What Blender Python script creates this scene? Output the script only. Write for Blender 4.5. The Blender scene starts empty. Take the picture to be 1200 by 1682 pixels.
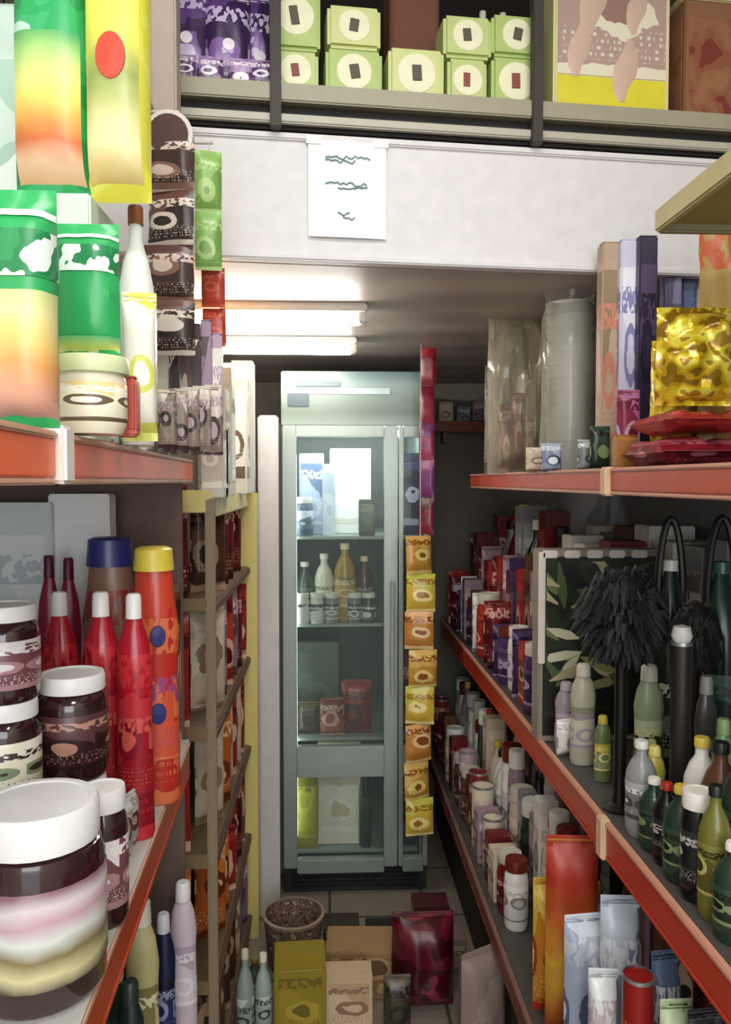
import bpy, bmesh, math, random
from mathutils import Vector, Matrix, noise as mnoise
rnd = random.Random(7)
C = bpy.context.scene.collection
SC = bpy.context.scene
# ------------------------------------------------------------------ camera
F = 1300.0
CAM_Z = 1.5
PITCH = math.atan(51 / F); YAW = math.atan(60 / F)
cd = bpy.data.cameras.new('camera'); cam = bpy.data.objects.new('camera', cd); C.objects.link(cam)
cd.sensor_fit = 'VERTICAL'; cd.sensor_height = 24; cd.lens = 24 * F / 1682; cd.clip_start = 0.02
cam.location = (0, 0, CAM_Z); cam.rotation_euler = (math.pi / 2 - PITCH, 0, -YAW)
SC.camera = cam
RM = cam.rotation_euler.to_matrix()
# ------------------------------------------------------------------ world, lights, exposure
w = bpy.data.worlds.new('world'); SC.world = w; w.use_nodes = True
bg = w.node_tree.nodes['Background']; bg.inputs[0].default_value = (0.93, 0.97, 1, 1); bg.inputs[1].default_value = 1.25
SC.view_settings.view_transform = 'Standard'; SC.view_settings.look = 'None'
SC.view_settings.exposure = 0.35; SC.view_settings.gamma = 1
def area(name, loc, rot, sx, sy, power, col=(1, 1, 1)):
    l = bpy.data.lights.new(name, 'AREA'); l.shape = 'RECTANGLE'; l.size = sx; l.size_y = sy; l.energy = power; l.color = col
    o = bpy.data.objects.new(name, l); C.objects.link(o); o.location = loc; o.rotation_euler = rot; return o
# two unseen area lights added overhead to brighten the near shelves
area('unseen_front_fill', (0.1, -0.9, 2.72), (0, 0, 0), 1.2, 0.5, 30, (1, 0.99, 0.96))
area('unseen_aisle_fill', (0.1, 0.55, 2.80), (0, 0, 0), 1.1, 0.3, 12, (1, 0.98, 0.93))
area('shop_front_daylight', (0.0, -2.4, 1.9), (math.radians(82), 0, 0), 2.2, 1.6, 38, (0.95, 0.98, 1))

# ------------------------------------------------------------------ helpers
def W(px, py, Y):
    """point at world depth Y seen towards a pixel"""
    d = RM @ Vector(((px - 600) / F, -(py - 841) / F, -1)); return cam.location + d * (Y / d.y)
def lin(h):
    if isinstance(h, str):
        h = h.lstrip('#'); c = [int(h[i:i + 2], 16) / 255 for i in (0, 2, 4)]
    else: c = h
    return tuple([(x / 12.92 if x <= .04045 else ((x + .055) / 1.055) ** 2.4) for x in c] + [1])
MC = {}
def mat(h, rough=.45, metal=0.0, emit=0, bump=0, coat=0, spec=.5):
    k = (h, rough, metal, emit, bump, coat)
    if k in MC: return MC[k]
    m = bpy.data.materials.new('paint'); m.use_nodes = True; nt = m.node_tree; b = nt.nodes['Principled BSDF']
    b.inputs['Roughness'].default_value = rough; b.inputs['Metallic'].default_value = metal
    b.inputs['Coat Weight'].default_value = coat
    c = lin(h)
    tc = nt.nodes.new('ShaderNodeTexCoord'); n = nt.nodes.new('ShaderNodeTexNoise'); n.inputs['Scale'].default_value = 30
    nt.links.new(tc.outputs['Object'], n.inputs['Vector'])
    r = nt.nodes.new('ShaderNodeValToRGB'); r.color_ramp.elements[0].position = .3; r.color_ramp.elements[1].position = .7
    r.color_ramp.elements[0].color = tuple(x * .95 for x in c[:3]) + (1,); r.color_ramp.elements[1].color = tuple(min(1, x * 1.03) for x in c[:3]) + (1,)
    nt.links.new(n.outputs['Fac'], r.inputs['Fac']); nt.links.new(r.outputs['Color'], b.inputs['Base Color'])
    if emit:
        b.inputs['Emission Color'].default_value = c; b.inputs['Emission Strength'].default_value = emit
    if bump:
        bp = nt.nodes.new('ShaderNodeBump'); bp.inputs['Strength'].default_value = bump; bp.inputs['Distance'].default_value = .01
        nt.links.new(n.outputs['Fac'], bp.inputs['Height']); nt.links.new(bp.outputs[0], b.inputs['Normal'])
    MC[k] = m; return m
def blotch(cols, scale=22, rough=.32, squash=1.0, foil=0):
    """packaging print: patches of several inks, shifted per object"""
    k = ('b', tuple(cols), scale, rough, squash, foil)
    if k in MC: return MC[k]
    m = bpy.data.materials.new('print'); m.use_nodes = True; nt = m.node_tree; b = nt.nodes['Principled BSDF']
    b.inputs['Roughness'].default_value = rough; b.inputs['Metallic'].default_value = foil
    tc = nt.nodes.new('ShaderNodeTexCoord'); oi = nt.nodes.new('ShaderNodeObjectInfo')
    mu = nt.nodes.new('ShaderNodeVectorMath'); mu.operation = 'SCALE'
    cmb = nt.nodes.new('ShaderNodeCombineXYZ'); cmb.inputs[0].default_value = 3.1; cmb.inputs[1].default_value = 5.7; cmb.inputs[2].default_value = 9.3
    nt.links.new(cmb.outputs[0], mu.inputs[0]); nt.links.new(oi.outputs['Random'], mu.inputs['Scale'])
    ad = nt.nodes.new('ShaderNodeVectorMath'); ad.operation = 'ADD'
    mp = nt.nodes.new('ShaderNodeMapping'); mp.inputs['Scale'].default_value = (1, 1, squash)
    nt.links.new(tc.outputs['Object'], mp.inputs['Vector']); nt.links.new(mp.outputs[0], ad.inputs[0]); nt.links.new(mu.outputs[0], ad.inputs[1])
    n = nt.nodes.new('ShaderNodeTexNoise'); n.inputs['Scale'].default_value = scale; n.inputs['Detail'].default_value = 1.5
    nt.links.new(ad.outputs[0], n.inputs['Vector'])
    r = nt.nodes.new('ShaderNodeValToRGB'); r.color_ramp.interpolation = 'CONSTANT'; e = r.color_ramp.elements
    N = len(cols)
    pos = {1: [0], 2: [0, .55], 3: [0, .47, .58], 4: [0, .43, .51, .6], 5: [0, .4, .47, .54, .62]}[N]
    e[0].color = lin(cols[0]); e[0].position = 0
    if N > 1: e[1].position = pos[1]; e[1].color = lin(cols[1])
    else: e[1].color = lin(cols[0])
    for i in range(2, N):
        q = e.new(pos[i]); q.color = lin(cols[i])
    nt.links.new(n.outputs['Fac'], r.inputs['Fac']); nt.links.new(r.outputs['Color'], b.inputs['Base Color'])
    MC[k] = m; return m
def gradprint(cols, warp=.18, rough=.35, scale=16):
    """printed artwork whose inks follow each other up the pack"""
    k = ('g', tuple(cols), warp, rough)
    if k in MC: return MC[k]
    m = bpy.data.materials.new('artwork'); m.use_nodes = True; nt = m.node_tree; b = nt.nodes['Principled BSDF']; b.inputs['Roughness'].default_value = rough
    tc = nt.nodes.new('ShaderNodeTexCoord'); sp = nt.nodes.new('ShaderNodeSeparateXYZ'); nt.links.new(tc.outputs['Generated'], sp.inputs[0])
    n = nt.nodes.new('ShaderNodeTexNoise'); n.inputs['Scale'].default_value = scale; n.inputs['Detail'].default_value = 2; nt.links.new(tc.outputs['Object'], n.inputs['Vector'])
    a = nt.nodes.new('ShaderNodeMath'); a.operation = 'MULTIPLY_ADD'; nt.links.new(n.outputs['Fac'], a.inputs[0]); a.inputs[1].default_value = warp * 2; a.inputs[2].default_value = -warp
    a2 = nt.nodes.new('ShaderNodeMath'); a2.operation = 'ADD'; nt.links.new(a.outputs[0], a2.inputs[0]); nt.links.new(sp.outputs[2], a2.inputs[1])
    r = nt.nodes.new('ShaderNodeValToRGB'); e = r.color_ramp.elements; N = len(cols)
    e[0].color = lin(cols[0]); e[1].color = lin(cols[-1])
    for i in range(1, N - 1):
        q = e.new(i / (N - 1)); q.color = lin(cols[i])
    nt.links.new(a2.outputs[0], r.inputs['Fac']); nt.links.new(r.outputs['Color'], b.inputs['Base Color'])
    MC[k] = m; return m
def printed(cols, scale=22, rough=.32, squash=1.0, foil=0):
    """package artwork: ground ink, picture oval with a core, heading band, foot band and rows of small lettering-like specks; shifted per object"""
    k = ('p', tuple(cols), rough, foil)
    if k in MC: return MC[k]
    m = bpy.data.materials.new('package_artwork'); m.use_nodes = True; nt = m.node_tree; b = nt.nodes['Principled BSDF']
    b.inputs['Roughness'].default_value = rough; b.inputs['Metallic'].default_value = foil
    N = nt.nodes.new; Lk = nt.links.new
    def mth(op, a, c=None, d=None, cl=False):
        q = N('ShaderNodeMath'); q.operation = op; q.use_clamp = cl
        for i, v in enumerate((a, c, d)):
            if v is None: continue
            if isinstance(v, (int, float)): q.inputs[i].default_value = v
            else: Lk(v, q.inputs[i])
        return q.outputs[0]
    tc = N('ShaderNodeTexCoord'); sp = N('ShaderNodeSeparateXYZ'); Lk(tc.outputs['Generated'], sp.inputs[0])
    sn = N('ShaderNodeSeparateXYZ'); Lk(tc.outputs['Normal'], sn.inputs[0])
    side = mth('GREATER_THAN', mth('ABSOLUTE', sn.outputs[0]), .8)
    mu = N('ShaderNodeMix'); Lk(side, mu.inputs[0]); Lk(sp.outputs[0], mu.inputs[2]); Lk(sp.outputs[1], mu.inputs[3]); u = mu.outputs[0]; v = sp.outputs[2]
    oi = N('ShaderNodeObjectInfo'); rd = oi.outputs['Random']
    rd2 = mth('FRACT', mth('MULTIPLY', rd, 17.3)); rd3 = mth('FRACT', mth('MULTIPLY', rd, 41.7))
    wn = N('ShaderNodeTexNoise'); wn.inputs['Scale'].default_value = 24; wn.inputs['Detail'].default_value = 2; wn.noise_dimensions = '4D'
    Lk(tc.outputs['Object'], wn.inputs['Vector']); Lk(mth('MULTIPLY', rd, 30), wn.inputs['W']); wob = mth('SUBTRACT', wn.outputs['Fac'], .5)
    def mix(fac, a, c):
        q = N('ShaderNodeMix'); q.data_type = 'RGBA'; Lk(fac, q.inputs[0])
        if isinstance(a, str): q.inputs[6].default_value = lin(a)
        else: Lk(a, q.inputs[6])
        q.inputs[7].default_value = lin(c); return q.outputs[2]
    c0, c1 = cols[0], cols[1 % len(cols)]; c2 = cols[2 % len(cols)]; c3 = cols[3 % len(cols)]; c4 = cols[-1]
    # ground, split diagonally on some packs
    dv = mth('ADD', mth('MULTIPLY', mth('SUBTRACT', u, .5), mth('SUBTRACT', mth('MULTIPLY', rd2, 1.4), .7)), v)
    col = mix(mth('GREATER_THAN', mth('ADD', dv, mth('MULTIPLY', wob, .25)), mth('MULTIPLY_ADD', rd3, .5, .45)), c0, c1)
    # picture oval and core
    cy = mth('MULTIPLY_ADD', rd, .3, .28)
    du = mth('MULTIPLY', mth('SUBTRACT', u, mth('MULTIPLY_ADD', rd2, .24, .38)), 2.6); dw = mth('MULTIPLY', mth('SUBTRACT', v, cy), mth('MULTIPLY_ADD', rd3, 3.0, 4.2))
    d2 = mth('ADD', mth('ADD', mth('MULTIPLY', du, du), mth('MULTIPLY', dw, dw)), mth('MULTIPLY', wob, 1.6))
    col = mix(mth('LESS_THAN', d2, .8), col, c2); col = mix(mth('LESS_THAN', d2, .22), col, c3)
    # heading: letter-like blocks in one band
    cm = N('ShaderNodeCombineXYZ'); Lk(mth('ADD', mth('MULTIPLY', u, 9), mth('MULTIPLY', rd, 50)), cm.inputs[0]); Lk(mth('MULTIPLY', v, 14), cm.inputs[1])
    hn = N('ShaderNodeTexNoise'); hn.inputs['Scale'].default_value = 1; hn.inputs['Detail'].default_value = 1; Lk(cm.outputs[0], hn.inputs['Vector'])
    inb = mth('LESS_THAN', mth('ABSOLUTE', mth('SUBTRACT', v, mth('MULTIPLY_ADD', rd2, .12, .72))), .075)
    col = mix(mth('MULTIPLY', inb, mth('GREATER_THAN', hn.outputs['Fac'], .47)), col, c4)
    # small specks in rows
    cm = N('ShaderNodeCombineXYZ'); Lk(mth('ADD', mth('MULTIPLY', u, 26), mth('MULTIPLY', rd2, 50)), cm.inputs[0]); Lk(mth('FLOOR', mth('MULTIPLY', v, 24)), cm.inputs[1])
    tn = N('ShaderNodeTexNoise'); tn.inputs['Scale'].default_value = 1; Lk(cm.outputs[0], tn.inputs['Vector'])
    rows_ = mth('MULTIPLY', mth('GREATER_THAN', tn.outputs['Fac'], .53), mth('LESS_THAN', mth('FRACT', mth('MULTIPLY', v, 24)), .5))
    rows_ = mth('MULTIPLY', rows_, mth('LESS_THAN', mth('ABSOLUTE', mth('SUBTRACT', v, .2)), .1))
    col = mix(rows_, col, c4)
    # foot band
    col = mix(mth('LESS_THAN', mth('ADD', v, mth('MULTIPLY', wob, .08)), mth('MULTIPLY_ADD', rd3, .1, .03)), col, c2)
    Lk(col, b.inputs['Base Color']); MC[k] = m; return m
def clearm(h, mix=.35, rough=.1):
    k = ('c', h, mix, rough)
    if k in MC: return MC[k]
    m = bpy.data.materials.new('clear'); m.use_nodes = True; nt = m.node_tree; nt.nodes.clear()
    o = nt.nodes.new('ShaderNodeOutputMaterial'); t = nt.nodes.new('ShaderNodeBsdfTransparent'); p = nt.nodes.new('ShaderNodeBsdfPrincipled')
    p.inputs['Base Color'].default_value = lin(h); p.inputs['Roughness'].default_value = rough; p.inputs['Specular IOR Level'].default_value = .8
    t.inputs[0].default_value = (.96, .98, .97, 1)
    mx = nt.nodes.new('ShaderNodeMixShader'); fr = nt.nodes.new('ShaderNodeFresnel'); fr.inputs[0].default_value = 1.45
    a = nt.nodes.new('ShaderNodeMath'); a.operation = 'ADD'; a.use_clamp = True; a.inputs[1].default_value = mix
    nt.links.new(fr.outputs[0], a.inputs[0]); nt.links.new(a.outputs[0], mx.inputs[0]); nt.links.new(t.outputs[0], mx.inputs[1]); nt.links.new(p.outputs[0], mx.inputs[2])
    nt.links.new(mx.outputs[0], o.inputs[0]); MC[k] = m; return m
def mesh_obj(name, bm, m, parent=None, smooth=False, loc=(0, 0, 0), rot=None):
    bmesh.ops.recalc_face_normals(bm, faces=bm.faces)
    me = bpy.data.meshes.new(name); bm.to_mesh(me); bm.free()
    if smooth:
        for p in me.polygons: p.use_smooth = True
        me.set_sharp_from_angle(angle=math.radians(40))
    if m: me.materials.append(m)
    o = bpy.data.objects.new(name, me); C.objects.link(o); o.parent = parent; o.location = loc
    if rot: o.rotation_euler = rot
    return o
def add_box(bm, c, s, bev=0, M=None, seg=2):
    r = bmesh.ops.create_cube(bm, size=1); vs = r['verts']
    for v in vs: v.co = Vector((v.co.x * s[0], v.co.y * s[1], v.co.z * s[2]))
    if bev:
        es = list({e for v in vs for e in v.link_edges})
        g = bmesh.ops.bevel(bm, geom=es, offset=min(bev, min(s) * .45), segments=seg, affect='EDGES')
        vs = list({v for f in g['faces'] for v in f.verts} | {v for v in vs if v.is_valid})
    for v in vs:
        v.co += Vector(c)
        if M: v.co = M @ v.co
    return vs
def box_bm(c, s, bev=0):
    bm = bmesh.new(); add_box(bm, c, s, bev); return bm
def lathe_bm(prof, seg=20, bm=None, c=(0, 0, 0)):
    bm = bm or bmesh.new(); rings = []
    for r, z in prof:
        if r < 1e-5: rings.append([bm.verts.new((c[0], c[1], c[2] + z))])
        else: rings.append([bm.verts.new((c[0] + r * math.cos(2 * math.pi * i / seg), c[1] + r * math.sin(2 * math.pi * i / seg), c[2] + z)) for i in range(seg)])
    for a, b in zip(rings, rings[1:]):
        for i in range(seg):
            j = (i + 1) % seg
            if len(a) == 1 and len(b) == 1: continue
            if len(a) == 1: bm.faces.new((a[0], b[i], b[j]))
            elif len(b) == 1: bm.faces.new((a[i], a[j], b[0]))
            else: bm.faces.new((a[i], a[j], b[j], b[i]))
    return bm
def tube_bm(pts, r, seg=8, bm=None):
    bm = bm or bmesh.new(); pts = [Vector(p) for p in pts]; rings = []
    for i, p in enumerate(pts):
        t = (pts[min(i + 1, len(pts) - 1)] - pts[max(i - 1, 0)]).normalized()
        u = t.orthogonal().normalized() if i == 0 else (u - t * u.dot(t)).normalized()
        v = t.cross(u); rr = r[i] if isinstance(r, (list, tuple)) else r
        rings.append([bm.verts.new(p + (u * math.cos(2 * math.pi * k / seg) + v * math.sin(2 * math.pi * k / seg)) * rr) for k in range(seg)])
    for a, b in zip(rings, rings[1:]):
        for k in range(seg): bm.faces.new((a[k], a[(k + 1) % seg], b[(k + 1) % seg], b[k]))
    bm.faces.new(rings[0]); bm.faces.new(rings[-1]); return bm
def pillow_bm(wd, h, d, wr=.15, seal=.06, nu=12, nv=18, seed=0, zig=0, z0=0, pw_=4):
    """a filled bag standing upright: bulged middle, flat crimped seals"""
    bm = bmesh.new(); g = {}
    for s in (1, -1):
        for i in range(nu + 1):
            for j in range(nv + 1):
                u = i / nu * 2 - 1; v = j / nv
                edge = i in (0, nu) or j in (0, nv)
                if edge and s == -1: g[(s, i, j)] = g[(1, i, j)]; continue
                vv = max(0, min(1, (v - seal) / (1 - 2 * seal)))
                t = (max(0, 1 - abs(u) ** pw_)) ** .5 * (max(0, 1 - abs(2 * vv - 1) ** 5)) ** .5
                nn = mnoise.noise(Vector((u * 2.2, v * 3.4, seed * 3.3 + s * 5)))
                y = s * (d / 2) * t * (1 + wr * 2 * nn) + s * .0006 * (0 if edge else 1)
                x = u * wd / 2 * (1 - .05 * t + .03 * mnoise.noise(Vector((v * 4, seed, u))))
                g[(s, i, j)] = bm.verts.new((x, y + (0.004 * nn if not edge else 0), z0 + v * h))
    for s in (1, -1):
        for i in range(nu):
            for j in range(nv):
                f = [g[(s, i, j)], g[(s, i + 1, j)], g[(s, i + 1, j + 1)], g[(s, i, j + 1)]]
                bm.faces.new(f if s == 1 else f[::-1])
    return bm
ITEMS = []; ROWS = []; TOL = {}
def root(name, loc, rz=0, tilt=None):
    o = bpy.data.objects.new(name, None); C.objects.link(o); o.empty_display_size = .02
    o.location = loc; o.rotation_euler = (tilt or 0, 0, rz); return o
def tag(o, label, cat, group=None, kind=None):
    if label: o['label'] = label
    if cat: o['category'] = cat
    if group: o['group'] = group
    if kind: o['kind'] = kind
    return o
def reg(o, desc, cat, where, group=None):
    """desc + where is the label; an ordinal from the near end is added when several share it"""
    ITEMS.append([o, desc, cat, where, group]); return o
def structure(name, bm, m, **k):
    o = mesh_obj(name, bm, m, **k); o['kind'] = 'structure'; return o
# ------------------------------------------------------------------ product builders (w, h in metres)
def bottle(loc, w_, h, body, cap, label, neck=.3, rz=0, pump=False, name='bottle'):
    o = root(name, loc, rz); R = w_ / 2; nr = R * neck * 1.15; ch = h * .075
    p = [(0, 0), (R * .86, 0), (R, .012), (R, h * .22), (R * .96, h * .4), (R, h * .58), (R * .96, h * .66), (R * .7, h * .77), (nr * 1.05, h * .85), (nr, h - ch), (0, h - ch)]
    mesh_obj('bottle_body', lathe_bm(p), body, o, True)
    mesh_obj('cap', lathe_bm([(0, h - ch - .001), (nr * 1.25, h - ch - .001), (nr * 1.25, h - .003), (nr * 1.1, h), (0, h)], 16), cap, o, True)
    lb = lathe_bm([(R * 1.01, h * .2), (R * 1.025, h * .21), (R * .985, h * .4), (R * 1.025, h * .57), (R * 1.01, h * .58)])
    mesh_obj('paper_label', lb, label, o, True)
    return o
def squeeze(loc, w_, h, body, cap, label, rz=0, name='squeeze_bottle', caph=.12, capw=.55):
    o = root(name, loc, rz); R = w_ / 2
    bm = lathe_bm([(0, 0), (R * .9, 0), (R, .01), (R * .93, h * .3), (R * .86, h * .5), (R * .98, h * .68), (R * .8, h * .8), (R * capw * .9, h * (1 - caph)), (0, h * (1 - caph))], 20)
    for v in bm.verts: v.co.y *= .72
    mesh_obj('bottle_body', bm, body, o, True)
    mesh_obj('cap', lathe_bm([(0, h * (1 - caph)), (R * capw, h * (1 - caph)), (R * capw * .92, h - .004), (R * capw * .7, h), (0, h)], 18), cap, o, True)
    bm = lathe_bm([(R * .985, h * .18), (R * .965, h * .3), (R * .9, h * .5), (R * .94, h * .58)], 20)
    for v in bm.verts: v.co.y *= .74
    mesh_obj('paper_label', bm, label, o, True); return o
def jar(loc, w_, h, glass, lid, label, rz=0, name='jar', lidh=.16, lidw=.92):
    o = root(name, loc, rz); R = w_ / 2; lh = h * lidh
    mesh_obj('jar_body', lathe_bm([(0, 0), (R * .88, 0), (R, .01), (R, h * .7), (R * .94, h * .78), (R * .8, h - lh), (0, h - lh)], 24), glass, o, True)
    L = R * lidw
    mesh_obj('lid', lathe_bm([(0, h - lh), (L, h - lh), (L * 1.01, h - lh * .9), (L, h - .004), (L * .96, h), (L * .84, h), (L * .82, h - .0015), (0, h - .0015)], 28), lid, o, True)
    mesh_obj('paper_label', lathe_bm([(R * 1.005, h * .15), (R * 1.02, h * .16), (R * 1.02, h * .64), (R * 1.005, h * .65)], 24), label, o, True); return o
def can(loc, w_, h, body, rz=0, name='tin_can', rim=None):
    o = root(name, loc, rz); R = w_ / 2; rim = rim or mat('#b9bcbd', .3, .8)
    mesh_obj('can_body', lathe_bm([(0, .003), (R * .97, .003), (R * .97, h - .003), (0, h - .003)]), body, o, True)
    for z in (0, h - .006):
        mesh_obj('rim', lathe_bm([(R * .9, z), (R, z), (R * 1.01, z + .003), (R, z + .006), (R * .9, z + .006)]), rim, o, True)
    return o
def pouch(loc, w_, h, body, seal=None, d=None, rz=0, seed=None, name='pouch', tilt=None, emblem=None):
    o = root(name, loc, rz, tilt); d = d or min(w_ * .45, .07); seed = rnd.random() * 50 if seed is None else seed
    mesh_obj('bag', pillow_bm(w_, h, d, seed=seed), body, o, True)
    bm = bmesh.new()
    for k in range(3): add_box(bm, (0, 0, h - .004 - k * .005), (w_ * .95, .0035, .0025), .0006, seg=1)
    mesh_obj('seal', bm, seal or body, o)
    if emblem:
        mm, ez, er = emblem
        bm = lathe_bm([(0, 0), (er, 0), (er * 1.0, .0015), (0, .002)], 18)
        for s in (-1, 1):
            b2 = bm.copy(); mesh_obj('emblem', b2, mm, o, False, (0, s * d * .52, h * ez), (s * -math.pi / 2, 0, 0))
        bm.free()
    return o
def carton(loc, w_, dp, h, body, panel, rz=0, name='carton', flap=True, pz=(.12, .88)):
    o = root(name, loc, rz)
    mesh_obj('carton_body', box_bm((0, 0, h / 2), (w_, dp, h), .0025), body, o)
    zc = (pz[0] + pz[1]) / 2 * h; zh = (pz[1] - pz[0]) * h
    bm = bmesh.new(); add_box(bm, (0, 0, zc), (w_ + .0016, dp * .86, zh), .0006, seg=1); add_box(bm, (0, 0, zc), (w_ * .86, dp + .0016, zh), .0006, seg=1)
    mesh_obj('printed_panel', bm, panel, o)
    if flap:
        mesh_obj('flap', box_bm((0, -dp * .12, h + .0006), (w_ * .96, dp * .7, .0012), 0), body, o)
    return o
def small_box(loc, w_, dp, h, body, disc, mark, rz=0, name='small_box', round_=True):
    """cube box with a pale round badge and a dark mark on its face"""
    o = root(name, loc, rz)
    mesh_obj('carton_body', box_bm((0, 0, h / 2), (w_, dp, h), .007), body, o)
    r = min(w_, h) * .38
    bm = lathe_bm([(0, 0), (r, 0), (r * .97, .0015), (0, .002)], 20) if round_ else box_bm((0, 0, .001), (r * 1.9, r * 1.7, .002), .0008)
    mesh_obj('badge', bm, disc, o, False, (0, -dp / 2, h * .52), (math.pi / 2, 0, 0))
    mesh_obj('mark', box_bm((0, 0, 0), (w_ * .17, .002, h * .3), .0008), mark, o, False, (rnd.uniform(-.003, .003), -dp / 2 - .0025, h * .52), (0, rnd.uniform(-.2, .2), 0))
    return o
def chain(top, n, sw, sh, mats, name='sachet_strip', d=.016, rz=0, cordlen=0, jit=.004, seed=0):
    """hanging strip of joined sachets, root at its top"""
    o = root(name, top, rz); z = -cordlen
    if cordlen: mesh_obj('cord', tube_bm([(0, 0, 0), (0, 0, -cordlen)], .0015, 6), mat('#c9c3b8', .7), o)
    for i in range(n):
        m = mats[i % len(mats)]; z -= sh
        mesh_obj('sachet', pillow_bm(sw, sh * .995, d, wr=.25, seal=.09, nu=8, nv=10, seed=seed + i * 1.7), m, o, True, ((rnd.uniform(-jit, jit)), 0, z), (rnd.uniform(-.06, .06), 0, rnd.uniform(-.35, .35)))
    return o

# colours
ORANGE = '#d8501c'
# ------------------------------------------------------------------ the setting
XL, XR, YB, YF, ZC = -0.78, 1.02, 3.62, -2.6, 2.95
def floor_mat():
    m = bpy.data.materials.new('floor_tiles'); m.use_nodes = True; nt = m.node_tree; b = nt.nodes['Principled BSDF']
    tc = nt.nodes.new('ShaderNodeTexCoord'); br = nt.nodes.new('ShaderNodeTexBrick'); br.offset = 0
    br.inputs['Scale'].default_value = 3; br.inputs['Brick Width'].default_value = 1; br.inputs['Row Height'].default_value = 1; br.inputs['Mortar Size'].default_value = .015
    br.inputs['Color1'].default_value = lin('#8d8272'); br.inputs['Color2'].default_value = lin('#857a6c'); br.inputs['Mortar'].default_value = lin('#4b443c')
    nt.links.new(tc.outputs['Object'], br.inputs['Vector']); nt.links.new(br.outputs['Color'], b.inputs['Base Color']); b.inputs['Roughness'].default_value = .3
    return m
structure('floor', box_bm(((XL + XR) / 2, (YB + YF) / 2, -.05), (XR - XL, YB - YF, .1)), floor_mat())
wallm = mat('#b9b6ac', .8, bump=.15)
structure('wall_left', box_bm((XL - .05, (YB + YF) / 2, ZC / 2), (.1, YB - YF, ZC)), wallm)
structure('wall_right', box_bm((XR + .05, (YB + YF) / 2, ZC / 2), (.1, YB - YF, ZC)), wallm)
structure('wall_back', box_bm(((XL + XR) / 2, YB + .05, ZC / 2), (XR - XL + .2, .1, ZC)), mat('#7d766c', .8))
structure('ceiling', box_bm(((XL + XR) / 2, (YB + YF) / 2, ZC + .05), (XR - XL + .2, YB - YF, .1)), mat('#8a8278', .8))
# loft over the rear of the shop: soffit boards, white fascia board
PH = math.radians(5.5)          # the fascia runs slightly askew across the aisle
PIV = Vector((0, 1.62, 0))
def L2W(x, y, z): return PIV + Matrix.Rotation(PH, 3, 'Z') @ Vector((x, y, 0)) + Vector((0, 0, z))
ZS = 1.945                     # underside of the loft
def soffit_mat():
    m = bpy.data.materials.new('soffit_boards'); m.use_nodes = True; nt = m.node_tree; b = nt.nodes['Principled BSDF']
    tc = nt.nodes.new('ShaderNodeTexCoord'); wv = nt.nodes.new('ShaderNodeTexWave'); wv.bands_direction = 'Y'; wv.inputs['Scale'].default_value = 1.3; wv.inputs['Distortion'].default_value = .6
    r = nt.nodes.new('ShaderNodeValToRGB'); r.color_ramp.elements[0].color = lin('#b0a49d'); r.color_ramp.elements[1].color = lin('#c4b9b1')
    nt.links.new(tc.outputs['Object'], wv.inputs['Vector']); nt.links.new(wv.outputs['Fac'], r.inputs['Fac']); nt.links.new(r.outputs['Color'], b.inputs['Base Color'])
    b.inputs['Roughness'].default_value = .5; return m
bm = bmesh.new()
vs = [(XL, 1.66 + XL * math.tan(PH)), (XR, 1.66 + XR * math.tan(PH)), (XR, YB), (XL, YB)]
lo = [bm.verts.new((x, y, ZS)) for x, y in vs]; hi = [bm.verts.new((x, y, ZS + .22)) for x, y in vs]
bm.faces.new(lo[::-1]); bm.faces.new(hi)
for i in range(4): bm.faces.new((lo[i], lo[(i + 1) % 4], hi[(i + 1) % 4], hi[i]))
structure('trim_1', bm, soffit_mat())
bm = bmesh.new(); add_box(bm, (.10, .012, ZS + .122), (1.72, .024, .250), .003)
add_box(bm, (.10, -.002, ZS + .004), (1.72, .012, .014), .003); add_box(bm, (.10, -.002, ZS + .240), (1.72, .012, .014), .003)
structure('trim_2', bm, mat('#dedadb', .5), loc=PIV, rot=(0, 0, PH))
# taped paper notice on the fascia
def notice():
    c = W(572, 318, 1.6)
    x = c.x / math.cos(PH)
    o = root('paper_notice', L2W(x - .002, -.004, 0) + Vector((0, 0, 2.085 - .095)), PH)
    bm = bmesh.new(); nx = 10; rg = []
    for i in range(nx + 1):
        u = i / nx; bow = .002 * math.sin(u * math.pi); x_ = (u - .5) * .158
        rg.append([bm.verts.new((x_, y_, z_)) for y_, z_ in ((-.0030 - bow, 0), (-.0030 - bow * .5, .195), (-.0024 - bow * .5, .195), (-.0024 - bow, 0))])
    for a, b in zip(rg, rg[1:]):
        for k in range(4): bm.faces.new((a[k], a[(k + 1) % 4], b[(k + 1) % 4], b[k]))
    bm.faces.new(rg[0]); bm.faces.new(rg[-1])
    mesh_obj('paper_sheet', bm, mat('#fafdfd', .6), o)
    r2 = random.Random(3)
    for (z, x0, x1) in ((.158, -.045, .05), (.150, -.045, .02), (.105, -.045, .042), (.097, -.02, .042), (.045, -.02, .01), (.037, -.01, .018)):
        x = x0; pts = []
        while x < x1: pts.append((x, -.0068, z + r2.uniform(-.004, .004))); x += .006
        mesh_obj('handwriting', tube_bm(pts, .0013, 5), mat('#6f8a8c', .7), o)
    for sx in (-1, 1):
        mesh_obj('tape', box_bm((sx * .068, -.005, .19), (.03, .001, .016), 0), mat('#f4f2ec', .3), o)
    tag(o, 'white paper notice with three lines of faint grey-green writing, taped on the fascia', 'notice')
notice()

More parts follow.
